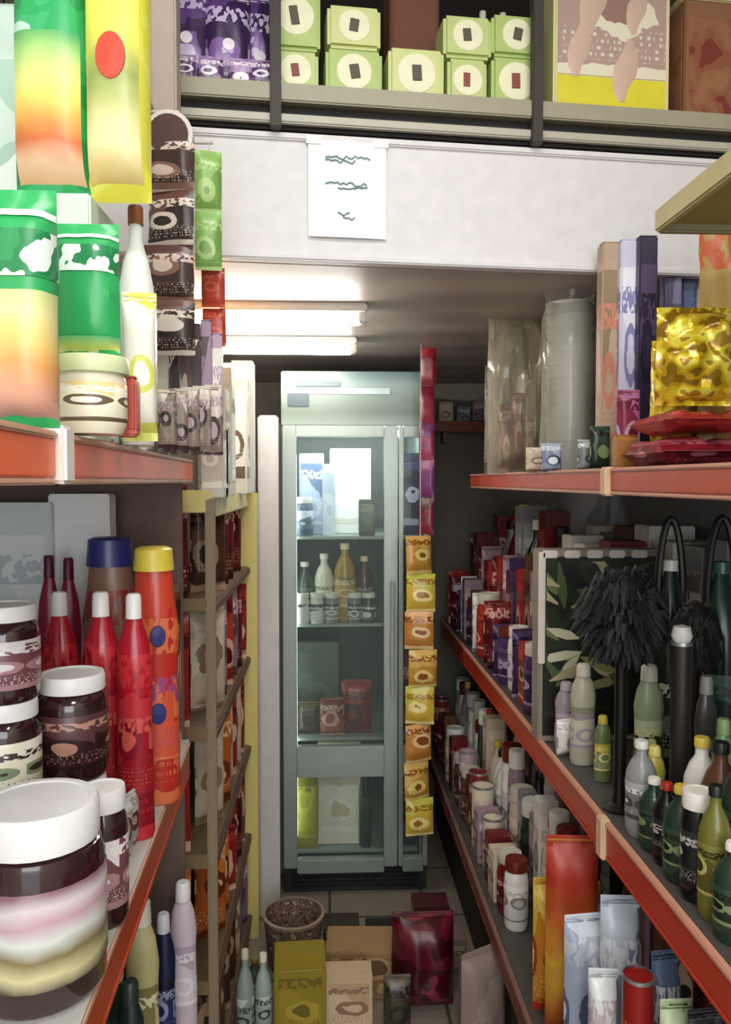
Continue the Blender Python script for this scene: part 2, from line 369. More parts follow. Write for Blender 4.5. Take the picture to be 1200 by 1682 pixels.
# ------------------------------------------------------------------ loft storage rack above the fascia
ZR = 2.262
o = root('loft_shelf', L2W(0, 0, 0), PH)
mesh_obj('shelf_board', box_bm((.12, .24, ZR - .008), (1.66, .5, .016), .002), mat('#75705e', .6), o)
mesh_obj('front_rail', box_bm((.12, -.016, ZR + .002), (1.66, .012, .036), .003), mat('#a09a84', .45), o)
mesh_obj('lower_rail', box_bm((.12, -.010, ZR - .047), (1.66, .016, .018), .003), mat('#b5b1a2', .4), o)
mesh_obj('gap_shade_strip', box_bm((.12, .012, ZR - .040), (1.66, .02, .045), 0), mat('#1d1916', .7), o)  # dark strip stands in for the shaded gap between the rails
for xx in (W(452, 190, 1.62).x, W(885, 190, 1.62).x, -.62):
    mesh_obj('post', box_bm((xx, -.02, ZR + .30), (.022, .022, .74), .002), mat('#3a332c', .6), o)
for xx in (-.4, .9):
    mesh_obj('foot', box_bm((xx, .2, (ZS + .22 + ZR - .016) / 2), (.04, .3, ZR - .016 - ZS - .22), .002), mat('#4a443b', .7), o)
tag(o, 'grey-olive metal storage shelf on top of the white fascia', 'shelf')
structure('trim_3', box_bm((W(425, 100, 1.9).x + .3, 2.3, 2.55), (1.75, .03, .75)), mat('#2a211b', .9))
def loft_item(px, pw, ytop, depth=.06):
    p = W(px, 185, 1.62 + .0); x = p.x
    Y = L2W(x, depth, 0).y
    pt = W(px, ytop, Y); wd = pw / F * Y
    return L2W(pt.x / math.cos(PH), depth, 0).xy, wd, pt.z - ZR
GY = [mat('#c3cf86', .45), mat('#b4c878', .45), mat('#d3d892', .45)]
CR = mat('#f1eecb', .5); DK = mat('#5b5346', .6); RD = mat('#8d4a45', .6)
low = [(488, 74, 100), (582, 92, 98), (682, 92, 96), (764, 66, 112), (843, 84, 110)]
tops = {}
for i, (px, pw, yt) in enumerate(low):
    (x, y), wd, h = loft_item(px, pw, yt)
    b = small_box((x, y, ZR + .0205 - .0005), wd * .97, .085, h - .02, GY[i % 3], CR, [RD, DK, DK, RD, RD][i], PH)
    reg(b, 'yellow-green small box with cream badge, lower row,', 'box', ['first from the dark post', 'second from the dark post', 'middle one carrying nothing', 'fourth from the dark post', 'beside the large picture box'][i], 'small yellow-green boxes on the loft shelf')
    tops[i] = (x, y, ZR + .0205 + h - .02 + .0012, wd)
for j, (i, dx, pw, h, txt) in enumerate([(0, 0, 78, .125, 'over the leftmost stack'), (1, 0, 84, .085, 'over the second stack'), (3, .0, 78, .085, 'left of the right-hand pair'), (4, .0, 82, .085, 'right of the right-hand pair')]):
    x, y, z, wd = tops[i]
    b = small_box((x + dx, y, z), pw / F * y, .085, h, GY[(j + 1) % 3], CR, DK, PH)
    reg(b, 'yellow-green small box with cream badge, upper row,', 'box', txt, 'small yellow-green boxes on the loft shelf')
(x, y), wd, h = loft_item(688, 78, -60, .19)
b = carton((x, y, ZR + .001), wd, .09, h, mat('#6d4434', .8), mat('#7a4d3c', .8), PH); tag(b, 'tall reddish-brown carton standing behind the yellow-green boxes', 'carton')
for k, (px, c) in enumerate([(805, '#8f948c'), (838, '#b4b8a8')]):
    (x, y), wd, h = loft_item(px, 26, -40, .17)
    b = bottle((x, y, ZR + .001), wd, .30, mat(c, .3), mat('#dad8cf', .4), mat('#6c7165', .5)); tag(b, ['grey bottle', 'pale grey bottle'][k] + ' standing in the dark behind the right-hand pair of yellow-green boxes', 'bottle')
# purple packs
PUR = printed(['#3c2450', '#5f3f80', '#7f5aa0', '#c8b8dc'], 30, .22)
for k, (px, pw, yt, dep) in enumerate([(312, 76, -20, .07), (378, 72, 5, .06), (432, 50, -10, .10)]):
    (x, y), wd, h = loft_item(px, pw, yt, dep)
    b = pouch((x, y, ZR + .021 if dep < .09 else ZR + .001), wd, h * .98, PUR, mat('#d9cfe2', .3), .05, PH + rnd.uniform(-.1, .1), emblem=(mat('#efe4ef', .3), .45, .012))  # pale discs paint the white glints on the purple packs
    tag(b, ['purple shiny pouch at the left end of the loft shelf', 'purple shiny pouch in the middle of the loft shelf\'s left bay', 'narrow purple pouch against the left dark post of the loft shelf'][k], 'pouch', 'purple pouches on the loft shelf')
for k, px in enumerate((300, 345, 395, 430)):
    (x, y), wd, h = loft_item(px, 38, 108, .0)
    b = pouch((x, y + .012, ZR + .021), wd, .055, printed(['#5e3c6c', '#a88ab8', '#f0e6f2'], 40, .25), None, .014, PH)
    reg(b, 'small lilac and white sachet in front of the purple pouches', 'sachet', ['farthest left', 'second from left', 'third from left', 'next to the dark post'][k], 'small lilac sachets')
# big picture box with yellow ground
(x, y), wd, h = loft_item(990, 192, -60, .09)
o = root('picture_box', (x, y, ZR + .001), PH)
mesh_obj('carton_body', box_bm((0, 0, h / 2), (wd, .15, h), .004), mat('#e4dfa4', .4), o)
yy = -.0765
mesh_obj('yellow_band', box_bm((0, yy, .05), (wd * .94, .002, .085), .0005), mat('#e2d53a', .4), o)
mesh_obj('picture', box_bm((0, yy, .26), (wd * .94, .002, .33), .0005), printed(['#b89a90', '#d6beae', '#e9dfc8', '#9c7a70', '#dcdcc8'], 16, .4), o)
bm = bmesh.new()
for cx, cz, s in ((-.055, .15, 1), (.05, .11, 1.1), (-.02, .25, 1.2), (.07, .24, .9)):
    pts = [(cx + s * (-.02 + .01 * math.sin(t * 2)), yy - .0025, cz + s * t * .05) for t in [q * .4 for q in range(-3, 4)]]
    tube_bm(pts, [.006 * s, .014 * s, .02 * s, .024 * s, .02 * s, .014 * s, .005 * s], 8, bm)
for v in bm.verts: v.co.y = yy - .001 + (v.co.y - yy) * .12
mesh_obj('printed_shape', bm, mat('#d3b3a2', .45), o, True)
mesh_obj('seam', box_bm((wd / 2 - .008, yy - .001, h / 2), (.006, .002, h * .98), 0), mat('#e6cfb0', .5), o)
tag(o, 'large yellow and cream picture box with pinkish shapes on the loft shelf', 'box')
for k, (px, pw, yt, c, dep) in enumerate([(1150, 104, 38, '#8d5f42', .1)]):
    (x, y), wd, h = loft_item(px, pw, yt, dep)
    b = carton((x, y, ZR + .001), wd, .17, h, mat(c, .8), blotch(['#9a6647', '#93603f', '#8c5336', '#7a3228'], 18, .8), PH)
    tag(b, 'brown cardboard carton with red print, right of the large picture box', 'carton')
    b = carton((x, y, ZR + .001 + h + .002), wd * 1.04, .17, .016, mat('#cdb98e', .6), mat('#c5b184', .6), PH, flap=False, name='wooden_board')
    tag(b, 'pale board lying on the brown cardboard carton', 'board')
    b = carton((x, y, ZR + .02 + h), wd, .17, .14, mat('#6b563a', .8), mat('#7a6242', .8), PH)
    tag(b, 'dark brown carton on the pale board above the brown cardboard carton', 'carton')

# ------------------------------------------------------------------ lamps under the loft
tubem = mat('#fffaf0', .5, emit=42)
def batten(px0, px1, py, name_label, pw=.034):
    Y = (ZS - .03 - 1.5) * F / (790 - py)
    a = W(px0, py, Y); b = W(px1, py, Y); L = b.x - a.x; cx = (a.x + b.x) / 2
    o = root('fluorescent_lamp', (cx, Y, ZS), 0)
    mesh_obj('housing', box_bm((0, 0, -.010), (L, .07, .02), .004), mat('#e9e6df', .4), o)
    for s in (-1, 1): mesh_obj('lamp_holder', box_bm((s * (L / 2 - .012), 0, -.032), (.024, .04, .03), .004), mat('#d9d6cf', .4), o)
    bm = tube_bm([(-L / 2 + .02, 0, -.035), (L / 2 - .02, 0, -.035)], .015, 14)
    mesh_obj('glowing_tube', bm, tubem, o, True)
    tag(o, name_label, 'lamp')
batten(300, 602, 524, 'glowing fluorescent tube under the loft, the nearer of two')
batten(330, 585, 574, 'glowing fluorescent tube under the loft, the farther one near the cooler')
o = root('warm_bulb', (-.27, 1.85, ZS), 0)
mesh_obj('socket', lathe_bm([(0, 0), (.022, 0), (.018, -.03), (0, -.03)], 16), mat('#e8e0d0', .5), o, True)
mesh_obj('bulb', lathe_bm([(0, -.03), (.012, -.031), (.018, -.045), (.026, -.065), (.02, -.085), (0, -.092)], 16), mat('#ffb35a', .5, emit=14), o, True)
tag(o, 'warm orange bulb under the loft behind the hanging coffee sachets', 'lamp')

# ------------------------------------------------------------------ shelf units
def lx(Y): return -.253 - .05 * (Y - .8)
LANG = math.atan(.05)
def lip_piece(parent, p0, p1, h, m, edge, t=.012):
    p0 = Vector(p0); p1 = Vector(p1); d = p1 - p0; L = d.length; a = math.atan2(d.y, d.x)
    o1 = mesh_obj('price_strip', box_bm((0, 0, 0), (L, t * .6, h * .72), .002), m, parent, False, (p0 + p1) / 2, (0, 0, a))
    mesh_obj('strip_rail', box_bm((0, 0, h * .43), (L, t, h * .14), .002), edge, parent, False, (p0 + p1) / 2, (0, 0, a))
    mesh_obj('strip_rail', box_bm((0, 0, -h * .43), (L, t * .8, h * .12), .002), edge if p0.z > 1.2 else m, parent, False, (p0 + p1) / 2, (0, 0, a))
def lip_joint(parent, p, h, a, m):
    mesh_obj('joint_cover', box_bm((0, 0, 0), (.030, .018, h * 1.08), .003), m, parent, False, p, (0, 0, a))
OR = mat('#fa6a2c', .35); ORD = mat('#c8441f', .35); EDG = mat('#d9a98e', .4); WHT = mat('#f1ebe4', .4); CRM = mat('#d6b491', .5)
back_l = mat('#c9d1d6', .5)
# left unit
o = root('left_shelving_unit', (-.5, 1.0, 0)); P0 = Vector((-.5, 1.0, 0))
def rel(v): return Vector(v) - P0
LZ = [1.545, .95, .38]
for z in LZ:
    bm = bmesh.new(); q = [(lx(.25), .25), (lx(1.68), 1.68), (-.74, 1.68), (-.74, .25)]
    a = [bm.verts.new(rel((x, y, z - .014))) for x, y in q]; b = [bm.verts.new(rel((x, y, z))) for x, y in q]
    bm.faces.new(a); bm.faces.new(b)
    for i in range(4): bm.faces.new((a[i], a[(i + 1) % 4], b[(i + 1) % 4], b[i]))
    mesh_obj('shelf_board', bm, mat('#c6c3bd', .45), o)
    hh = {1.545: .047, .95: .072, .38: .05}[z]
    segs = [(.25, .70), (.73, 1.68)]
    for s in segs:
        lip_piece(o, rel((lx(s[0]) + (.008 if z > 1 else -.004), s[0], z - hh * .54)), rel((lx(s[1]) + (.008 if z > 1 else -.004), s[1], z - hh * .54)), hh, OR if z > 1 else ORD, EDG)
    lip_joint(o, rel((lx(.715) + .011, .715, z - .022)), hh, math.pi / 2 + LANG, WHT)
mesh_obj('back_panel', box_bm(rel((-.75, .97, 1.1)), (.012, 1.44, 2.2), 0), back_l, o)
for yy_ in (.3, .98, 1.66):
    mesh_obj('upright', box_bm(rel((-.735, yy_, 1.1)), (.03, .04, 2.2), .002), mat('#e6ebee', .4), o)
PX = W(272, 150, 1.42).x
mesh_obj('upright', box_bm(rel((PX, 1.42, (1.545 + ZC) / 2)), (.045, .045, ZC - 1.545 - .02), .004), mat('#a8968c', .5), o)
mesh_obj('rail', box_bm(rel((PX, 1.34, 2.086)), (.014, .16, .014), .003), mat('#8d7f76', .5), o)
for zz in (1.25,):
    mesh_obj('end_panel', box_bm(rel((-.52, 1.69, .95)), (.42, .012, 1.15), .002), mat('#6e5a50', .6), o)
tag(o, 'left metal shelving unit with orange price strips', 'shelf unit')
# right unit
RX = .5
o = root('right_shelving_unit', (.75, 1.5, 0)); P0 = Vector((.75, 1.5, 0))
RZ = [(1.519, RX, .3, 2.72, .047), (.892, RX, .3, 3.42, .068), (.35, .43, .3, 3.42, .055)]
for z, x0, y0, y1, hh in RZ:
    mesh_obj('shelf_board', box_bm(rel(((x0 + 1.0) / 2, (y0 + y1) / 2, z - .007)), (1.0 - x0, y1 - y0, .014), .002), mat('#4a4541', .5), o)
    mm = mat('#b5401c', .4) if z > 1 else mat('#b8361f', .35)
    if z < .5: mm = mat('#7a3a30', .5)
    for s in ((y0, 1.355), (1.39, y1)):
        lip_piece(o, rel((x0 - .008, s[0], z - hh * .42)), rel((x0 - .008, s[1], z - hh * .42)), hh, mm, mat('#c98f78', .4) if z > .5 else mat('#7c5c50', .5))
    lip_joint(o, rel((x0 - .011, 1.372, z - hh * .42)), hh, math.pi / 2, CRM)
mesh_obj('back_panel', box_bm(rel((.995, 1.86, .8)), (.012, 3.12, 1.6), 0), mat('#8d8d92', .5), o)
for yy_ in (.5, 1.372, 2.68):
    mesh_obj('upright', box_bm(rel((.982, yy_, .99)), (.014, .04, 1.98), .002), mat('#a9a8a6', .4), o)
# short upper shelf, near end
mesh_obj('shelf_board', box_bm(rel((.75, .72, 1.895)), (.5, .94, .014), .002), mat('#a09355', .5), o)
mesh_obj('shelf_edge', box_bm(rel((.50, .72, 1.893)), (.014, .95, .034), .003), mat('#b6a873', .45), o)
mesh_obj('shelf_edge', box_bm(rel((.75, 1.195, 1.893)), (.5, .014, .034), .003), mat('#8b8262', .45), o)
mesh_obj('kick_board', box_bm(rel((.47, 1.86, .15)), (.012, 3.1, .3), 0), mat('#2c211c', .7), o)
tag(o, 'right metal shelving unit with red-orange price strips', 'shelf unit')

# ------------------------------------------------------------------ LEFT, top shelf
Z = LZ[0] + .001
def S(px, pw, ytop, Y, zb):
    p = W(px, ytop, Y); return p.x, pw / F * Y, p.z - zb
GRN = '#2fa45c'
gpk = printed(['#1f9a50', '#38b268', '#e9f2cf', '#f0d878', '#dd8a4a'], 14, .3)
def green_pack(px, pw, yt, Y, zb, label, d=.06, split=.5, orange=True, rz=0, top=GRN):
    x, wd, h = S(px, pw, yt, Y, zb)
    o = root('food_packet', (x, Y, zb), rz)
    mesh_obj('bag', pillow_bm(wd, h, d, wr=.06, seal=.05, seed=px), mat(top, .3), o, True)
    # printed picture on the lower half wraps the bag a hair proud
    for (z0, z1, m, k) in ((.03, split, gradprint(['#a88078', '#d8a088', '#e0a060', '#e6c878', '#e8dfa0', '#c8d890'] if orange else ['#e6e2a4', '#c0cc70', '#8cb870', '#58b078']), 1.02), (.62, .8, blotch(['#e0f0e6', '#1d7f48', '#2a9054'], 40, .35), 1.03), (.86, .9, mat('#dff0e2', .35), 1.03)):
        bm = pillow_bm(wd, h, d, wr=.06, seal=.05, seed=px, nv=36)
        bmesh.ops.delete(bm, geom=[f for f in bm.faces if not (z0 * h < f.calc_center_median().z < z1 * h) or abs(f.calc_center_median().x) > wd * .46], context='FACES')
        for v in bm.verts: v.co.y += (.0012 * k if v.co.y > 0 else -.0012 * k)
        mesh_obj('printed_picture' if k < 1.025 else 'printed_lettering_band', bm, m, o, True)
    tag(o, label, 'packet'); return o
x0 = W(40, 690, .70).x
green_pack(34, 112, 312, .70, Z, 'green food packet with an orange and yellow lower half, nearest on the left top shelf', .05, .55)
# big packets on a carton behind
x, wd, h = S(70, 200, 345, .98, Z)
c = carton((x, .98, Z), wd * .98, .12, h, mat('#c8d6c6', .6), mat('#b9cdb8', .6), 0, flap=False); tag(c, 'pale green carton behind the green packets, carrying the tall packets', 'carton')
zc = Z + h + .001
x = W(92, 200, .97).x; wd = 122 / F * .97
def tall_packet(px, pw, Y, zb, h, cols_lo, topm, label, emblem=None, seed=1, hi_=.72):
    x = W(px, 200, Y).x; wd = pw / F * Y
    o = root('tall_packet', (x, Y, zb), 0)
    mesh_obj('bag', pillow_bm(wd, h, .07, wr=.06, seal=.04, seed=seed), topm, o, True)
    bm = pillow_bm(wd, h, .07, wr=.06, seal=.04, seed=seed, nv=40)
    bmesh.ops.delete(bm, geom=[f for f in bm.faces if not (.02 * h < f.calc_center_median().z < hi_ * h) or abs(f.calc_center_median().x) > wd * .42], context='FACES')
    for v in bm.verts: v.co.y += .0015 if v.co.y > 0 else -.0015
    mesh_obj('printed_picture', bm, gradprint(cols_lo, .14), o, True)
    if emblem:
        em, ex, ez, er, es = emblem
        bm = lathe_bm([(0, 0), (er, 0), (er * .95, .002), (0, .0025)], 20)
        for v in bm.verts: v.co.y *= es
        mesh_obj('emblem', bm, em, o, False, (ex * wd, -.036, ez * h), (math.pi / 2, 0, 0))
    tag(o, label, 'packet'); return o
tall_packet(92, 124, .96, zc, .36, ['#d8a078', '#e2bc98', '#cc6c38', '#e0a850', '#e4cc68', '#d8d880', '#a0c878', '#3a9a58'], blotch(['#1d8a4a', '#279f58', '#3aa868', '#b8e0c8'], 14, .3), 'tall green packet with yellow-orange picture on its lower half, upper left corner', hi_=.5)
tall_packet(196, 100, .955, zc, .36, ['#d8b060', '#e8e0a8', '#b8bc78', '#8c9c50', '#dcd858', '#e0dc58', '#dcd850'], blotch(['#dcd64a', '#e2de62', '#d4cf3c'], 16, .3), 'tall yellow packet with a red emblem beside the tall green packet', (mat('#c44028', .35), .0, .42, .017, 1.6), 3)
# pale white packets filling at far left edge
x, wd, h = S(8, 60, -40, 1.05, Z)
c = carton((x - .03, 1.12, Z), wd * 1.5, .06, h * .98, mat('#b9c9bf', .5), blotch(['#c9d8cc', '#a9c4b4', '#dfe8de'], 10), 0); tag(c, 'pale grey-green tall carton at the left edge behind everything', 'carton')
# round tub with small green packet on top
x, wd, h = S(150, 108, 588, .80, Z)
t = jar((x, .80, Z), wd, h, mat('#e6e0c8', .4), mat('#cfd8a8', .4), printed(['#efe9d2', '#e3c98c', '#6c5a44', '#f4efe0'], 40), name='round_tub', lidh=.22, lidw=1.08); tag(t, 'white round tub with pale green lid below a small green packet', 'tub')
green_pack(143, 100, 368, .80, Z + h + .001, 'small green packet standing on the round white tub', .04, .15, False)
x, wd, h = S(218, 46, 470, .90, Z)
# yellow-white packet, red slim box
b = pouch((x, .93, Z), wd * 1.2, h, printed(['#f2f0e2', '#e8e456', '#dfe06a', '#f7f5ea'], 18), None, .035, .2); tag(b, 'white and yellow pouch between the small green packet and the coffee sachets', 'pouch')
x, wd, h = S(208, 34, 622, .84, Z)
b = carton((x, .84, Z), wd, .03, h, mat('#c04a34', .4), mat('#b04030', .4), .1); tag(b, 'small red box standing beside the round white tub', 'box')
x, wd, h = S(216, 58, 330, 1.02, Z)
b = bottle((x + .0, 1.04, Z), wd, h, mat('#eef1ec', .35), mat('#8a4e22', .5), mat('#dfe6df', .5)); tag(b, 'tall white bottle with a brown cap under the tall yellow packet', 'bottle')
# pale small items toward the far end of the shelf
for k, (px, pw, yt, Y, cols) in enumerate([(240, 34, 630, 1.0, ['#d8d8d2', '#b8b8b4', '#f1efe8']), (262, 30, 640, 1.15, ['#8d8478', '#c9c0b0', '#5d5048']), (300, 40, 655, 1.3, ['#b4a79a', '#8d7f74', '#e0d6c8']), (322, 34, 668, 1.45, ['#9d8f84', '#d8cabb', '#76655b']), (345, 26, 690, 1.58, ['#c9b9ac', '#8d7a70'])]):
    x, wd, h = S(px, pw, yt, Y, Z)
    b = can((min(x, lx(Y) - wd * .6), Y, Z), wd, h, printed(cols, 45)); reg(b, 'small pale tin', 'tin', 'along the front of the left top shelf', 'small tins on the left top shelf')
# back fill of the left top shelf
for k, (Y, h, c1) in enumerate([(.62, .3, '#bcd2c4'), (1.22, .42, '#cfd0bd'), (1.42, .45, '#8a7368'), (1.58, .4, '#9a8a80')]):
    b = carton((-.58, Y + .05, Z), .2, .14, h, mat(c1, .6), printed([c1, '#e8e4d2', c1], 12)); tag(b, ['pale green-grey carton deep in the nearest bay of the left top shelf', 'cream carton deep on the left top shelf behind the white bottle', 'brown carton deep on the left top shelf behind the hanging sachets', 'taupe carton at the far end of the left top shelf'][k], 'carton')

# hanging sachets on the left upright
COF = [printed(['#3a2420', '#54342e', '#7d5a50', '#c9b4a8'], 34, .3), printed(['#2e1c1a', '#63423a', '#cfc0b4'], 34, .3)]
p = W(284, 212, 1.30)
s = chain((p.x, 1.27, 2.072), 4, .078, .086, COF, 'sachet_strip', .022, 0, .03, seed=2)
mesh_obj('header_card', lathe_bm([(0, 0), (.038, 0), (.038, .003), (0, .003)], 22), mat('#d9cfc6', .4), s, False, (0, -.006, -.035), (math.pi / 2, 0, 0))
mesh_obj('header_print', lathe_bm([(0, 0), (.031, 0), (.031, .002), (0, .002)], 22), mat('#4a2a26', .4), s, False, (0, -.009, -.035), (math.pi / 2, 0, 0))
tag(s, 'strip of dark brown coffee sachets with a round header card, hanging at left', 'sachet strip')
p = W(346, 255, 1.40)
s = chain((p.x, 1.38, 2.072), 2, .045, .1, [printed(['#6f9a48', '#86b25a', '#a9c87a'], 30, .3)], 'sachet_strip', .018, .1, .012, seed=9)
tag(s, 'strip of light green sachets hanging right of the coffee sachets', 'sachet strip')
p = W(346, 450, 1.44)
s = chain((p.x, 1.45, 2.072), 2, .042, .07, [printed(['#b03a2c', '#8c2820', '#d05a40'], 30, .3)], 'sachet_strip', .016, .1, .19, seed=12)
tag(s, 'strip of red sachets hanging low behind the green sachets', 'sachet strip')
tag(mesh_obj('rod', tube_bm([(PX - .0, 1.276, 2.077), (PX + .05, 1.276, 2.077)], .003, 8), mat('#c4beb8', .4)), 'thin pale rod carrying the coffee sachets', 'rod')
tag(mesh_obj('rod', tube_bm([(PX + .02, 1.386, 2.077), (PX + .085, 1.386, 2.077)], .003, 8), mat('#c4beb8', .4)), 'thin pale rod carrying the light green sachets', 'rod')
tag(mesh_obj('rod', tube_bm([(PX + .02, 1.456, 2.077), (PX + .075, 1.456, 2.077)], .003, 8), mat('#c4beb8', .4)), 'thin pale rod carrying the red sachets', 'rod')
# striped sticks standing under the sachets
STK = ['#d8cfc2', '#3a2a2e', '#c4b09e', '#4a3436', '#a58aa0', '#b49cb0']
for k, c1 in enumerate(STK):
    px = 266 + k * 18; Y = 1.34 + k * .02
    x, wd, h = S(px, 17, 496 + k * 8 + (k % 2) * 14, Y, Z)
    b = carton((x, Y, Z), wd, .022, h, mat(c1, .35), printed([c1, '#efe7dc' if k % 2 else '#5c4448', c1], 40, .35, .35), .08, name='slim_box', flap=True)
    reg(b, ['cream', 'black', 'tan', 'dark brown', 'mauve', 'lilac'][k] + ' slim upright box below the coffee sachets', 'box', 'on the left top shelf', 'slim boxes below the sachets')
for k in range(5):
    px = 274 + k * 19; Y = 1.28 + k * .03
    x, wd, h = S(px, 30, 640 - k * 2, Y, Z)
    b = pouch((x, Y, Z), wd, h, printed(['#8a7a6e', '#d8ccc0', '#3c2c28', '#b39aa2'], 50), None, .014, .3)
    reg(b, 'small striped brown and cream sachet', 'sachet', 'standing in front of the slim boxes', 'striped sachets')

# ------------------------------------------------------------------ LEFT, middle shelf: jars and red bottles
Z = LZ[1] + .001
chocm = mat('#33181a', .12, coat=.6); lidw = mat('#f6f4f3', .3); 
creamlab = printed(['#efe9d2', '#f4efdf', '#8a9a78', '#3e3028'], 26)
redlab = printed(['#7c4a50', '#e8dfe0', '#b88a90', '#f0ebe8'], 24)
def jar_px(px, pw, yt, Y, h, lab, label, glass=chocm, zb=Z, lidh=.16):
    x = W(px, yt, Y).x; j = jar((x, Y, zb), pw / F * Y, h, glass, lidw, lab, lidh=lidh); tag(j, label, 'jar', 'dark spread jars on the left shelf'); return j
# big wide jar nearest
jar_px(62, 208, 1300, .86, .205, gradprint(['#4a3830', '#e0d8a8', '#8a7a50', '#dde2dc', '#c9a2aa', '#dcd0d4', '#8c6470'], .12), 'widest dark jar with a big white lid, nearest on the left middle shelf', lidh=.2)
# stack left edge
hz = .155
Yj = 1.02
for k, (lab, dsc) in enumerate([(creamlab, 'bottom jar of the tallest white-lidded stack at the left edge'), (creamlab, 'cream-labelled dark jar, second in the tallest stack at the left edge'), (redlab, 'topmost dark jar of the tallest stack at the left edge')]):
    hh = [.135, .135, .12][k]
    zz = Z + [0, .1365, .273][k]
    jar_px(8, 104, 1000, Yj, hh, lab, dsc, zb=zz)
# dark jar stack right of it
for k in range(2):
    jar_px(118, 112, 1100, 1.10, .142, [creamlab, printed(['#3b1f22', '#5a3838', '#2c1618', '#b98a78'], 30)][k], ['lower jar of the two-jar stack with white lids', 'upper dark jar of the two-jar stack with white lids'][k], zb=Z + k * .1435)
jar_px(168, 78, 1228, .985, .17, redlab, 'narrower white-lidded jar between the widest jar and the red bottles')
# silver trays/flat packs leaning along the lip
for k in range(6):
    Y = .98 + k * .045
    x = lx(Y) - .030
    b = pouch((x, Y + .02, Z), .045, .10 - .004 * k, printed(['#b7bfc2', '#e6ecee', '#5a4a48', '#cdb49c'], 50, .2, foil=.3), None, .018, 1.1 + .05 * k, tilt=-.0)
    reg(b, 'small silvery sachet', 'sachet', 'standing along the lip of the left middle shelf', 'silvery sachets by the lip')
redm = printed(['#8e1426', '#b01a2c', '#c83038'], 16, .2); redm2 = printed(['#c0322c', '#d2452f', '#e0764a'], 18, .25)
blu = mat('#2c2f78', .3)
def red_bottle(px, pw, yt, Y, cap, label, big=False, body=redm, lab=None, capw=.42, caph=.1):
    x, wd, h = S(px, pw, yt, Y, Z)
    lab = lab or printed(['#a01828', '#c2303a', '#8a1026', '#d25a50'], 22)
    b = squeeze((x, Y, Z), wd, h, body, cap, lab, name='sauce_bottle', capw=capw, caph=caph) ; tag(b, label, 'bottle', 'red bottles on the left shelf'); return b
red_bottle(97, 62, 972, 1.27, lidw, 'red bottle with a white cap, leftmost of the white-capped three')
red_bottle(165, 66, 972, 1.24, lidw, 'red bottle with a white cap, middle of the white-capped three')
red_bottle(219, 62, 975, 1.22, lidw, 'red bottle with a white cap, nearest the aisle of the white-capped three')
red_bottle(180, 92, 882, 1.40, blu, 'large brown-shouldered bottle with a wide navy blue cap', True, printed(['#7a5a4c', '#8e6a58', '#9a3038'], 14, .3), capw=.8, caph=.11)
o = red_bottle(252, 82, 898, 1.36, mat('#e6cf4e', .35), 'orange-red bottle with a yellow cap and blue round spots', True, redm2, printed(['#d8583a', '#c83028', '#e07a50', '#a84a86'], 18), capw=.8, caph=.09)
for ez in (.80, .62, .35):
    pass
h_ = W(252, 898, 1.36).z - Z; rr = .041
for ez in (.66, .36):
    bm = lathe_bm([(0, 0), (.013, 0), (.012, .002), (0, .003)], 18)
    for v in bm.verts: v.co.y *= 1.4
    mesh_obj('blue_spot', bm, blu, o, False, (.012, -rr * .70, h_ * ez), (math.pi / 2, 0, .3))
x = W(92, 925, 1.52).x
for k, px in enumerate((80, 112)):
    red_bottle(px, 40, 912 + 4 * k, 1.47, mat('#5c1230', .4), ['slim dark red bottle behind the jars, left one of two', 'slim dark red bottle behind the jars, right one of two'][k], body=mat('#8a1c3c', .3))
# white tall boxes at the back under the top shelf
for k, (px, pw, yt, Y, c1) in enumerate([(30, 150, 826, 1.58, '#dfe6ea'), (152, 96, 812, 1.6, '#fafcff'), (30, 90, 900, 1.2, '#cfd6da')]):
    x, wd, h = S(px, pw, yt, Y, Z)
    if k == 2: continue
    b = carton((x - .02, Y, Z), wd, .05, h, mat(c1, .5), printed([c1, '#eef2f5', '#c4ced4'] if k == 0 else [c1, '#f4f8fc'], 8), 0); tag(b, ['wide grey-blue carton at the back left of the left middle shelf', 'bright white carton behind the navy-capped bottle'][k], 'carton')
# bags toward the far end of the middle shelf
REDS = [['#7c2218', '#a83a22', '#c9643c', '#d8b090'], ['#5e1a16', '#8c2a24', '#b04a38', '#2c1512'], ['#8d6a52', '#6a3a2c', '#c9a888', '#3a2018']]
for k, Y in enumerate((1.47, 1.54, 1.61)):
    b = pouch((lx(Y) - .05, Y, Z), .085, .24 + .05 * (k % 3), printed(REDS[k % 3], 28), None, .035, .35)
    reg(b, ['rust red', 'dark red', 'brown'][k % 3] + ' snack pouch', 'pouch', 'at the aisle edge of the left middle shelf', 'snack pouches on the left middle shelf')
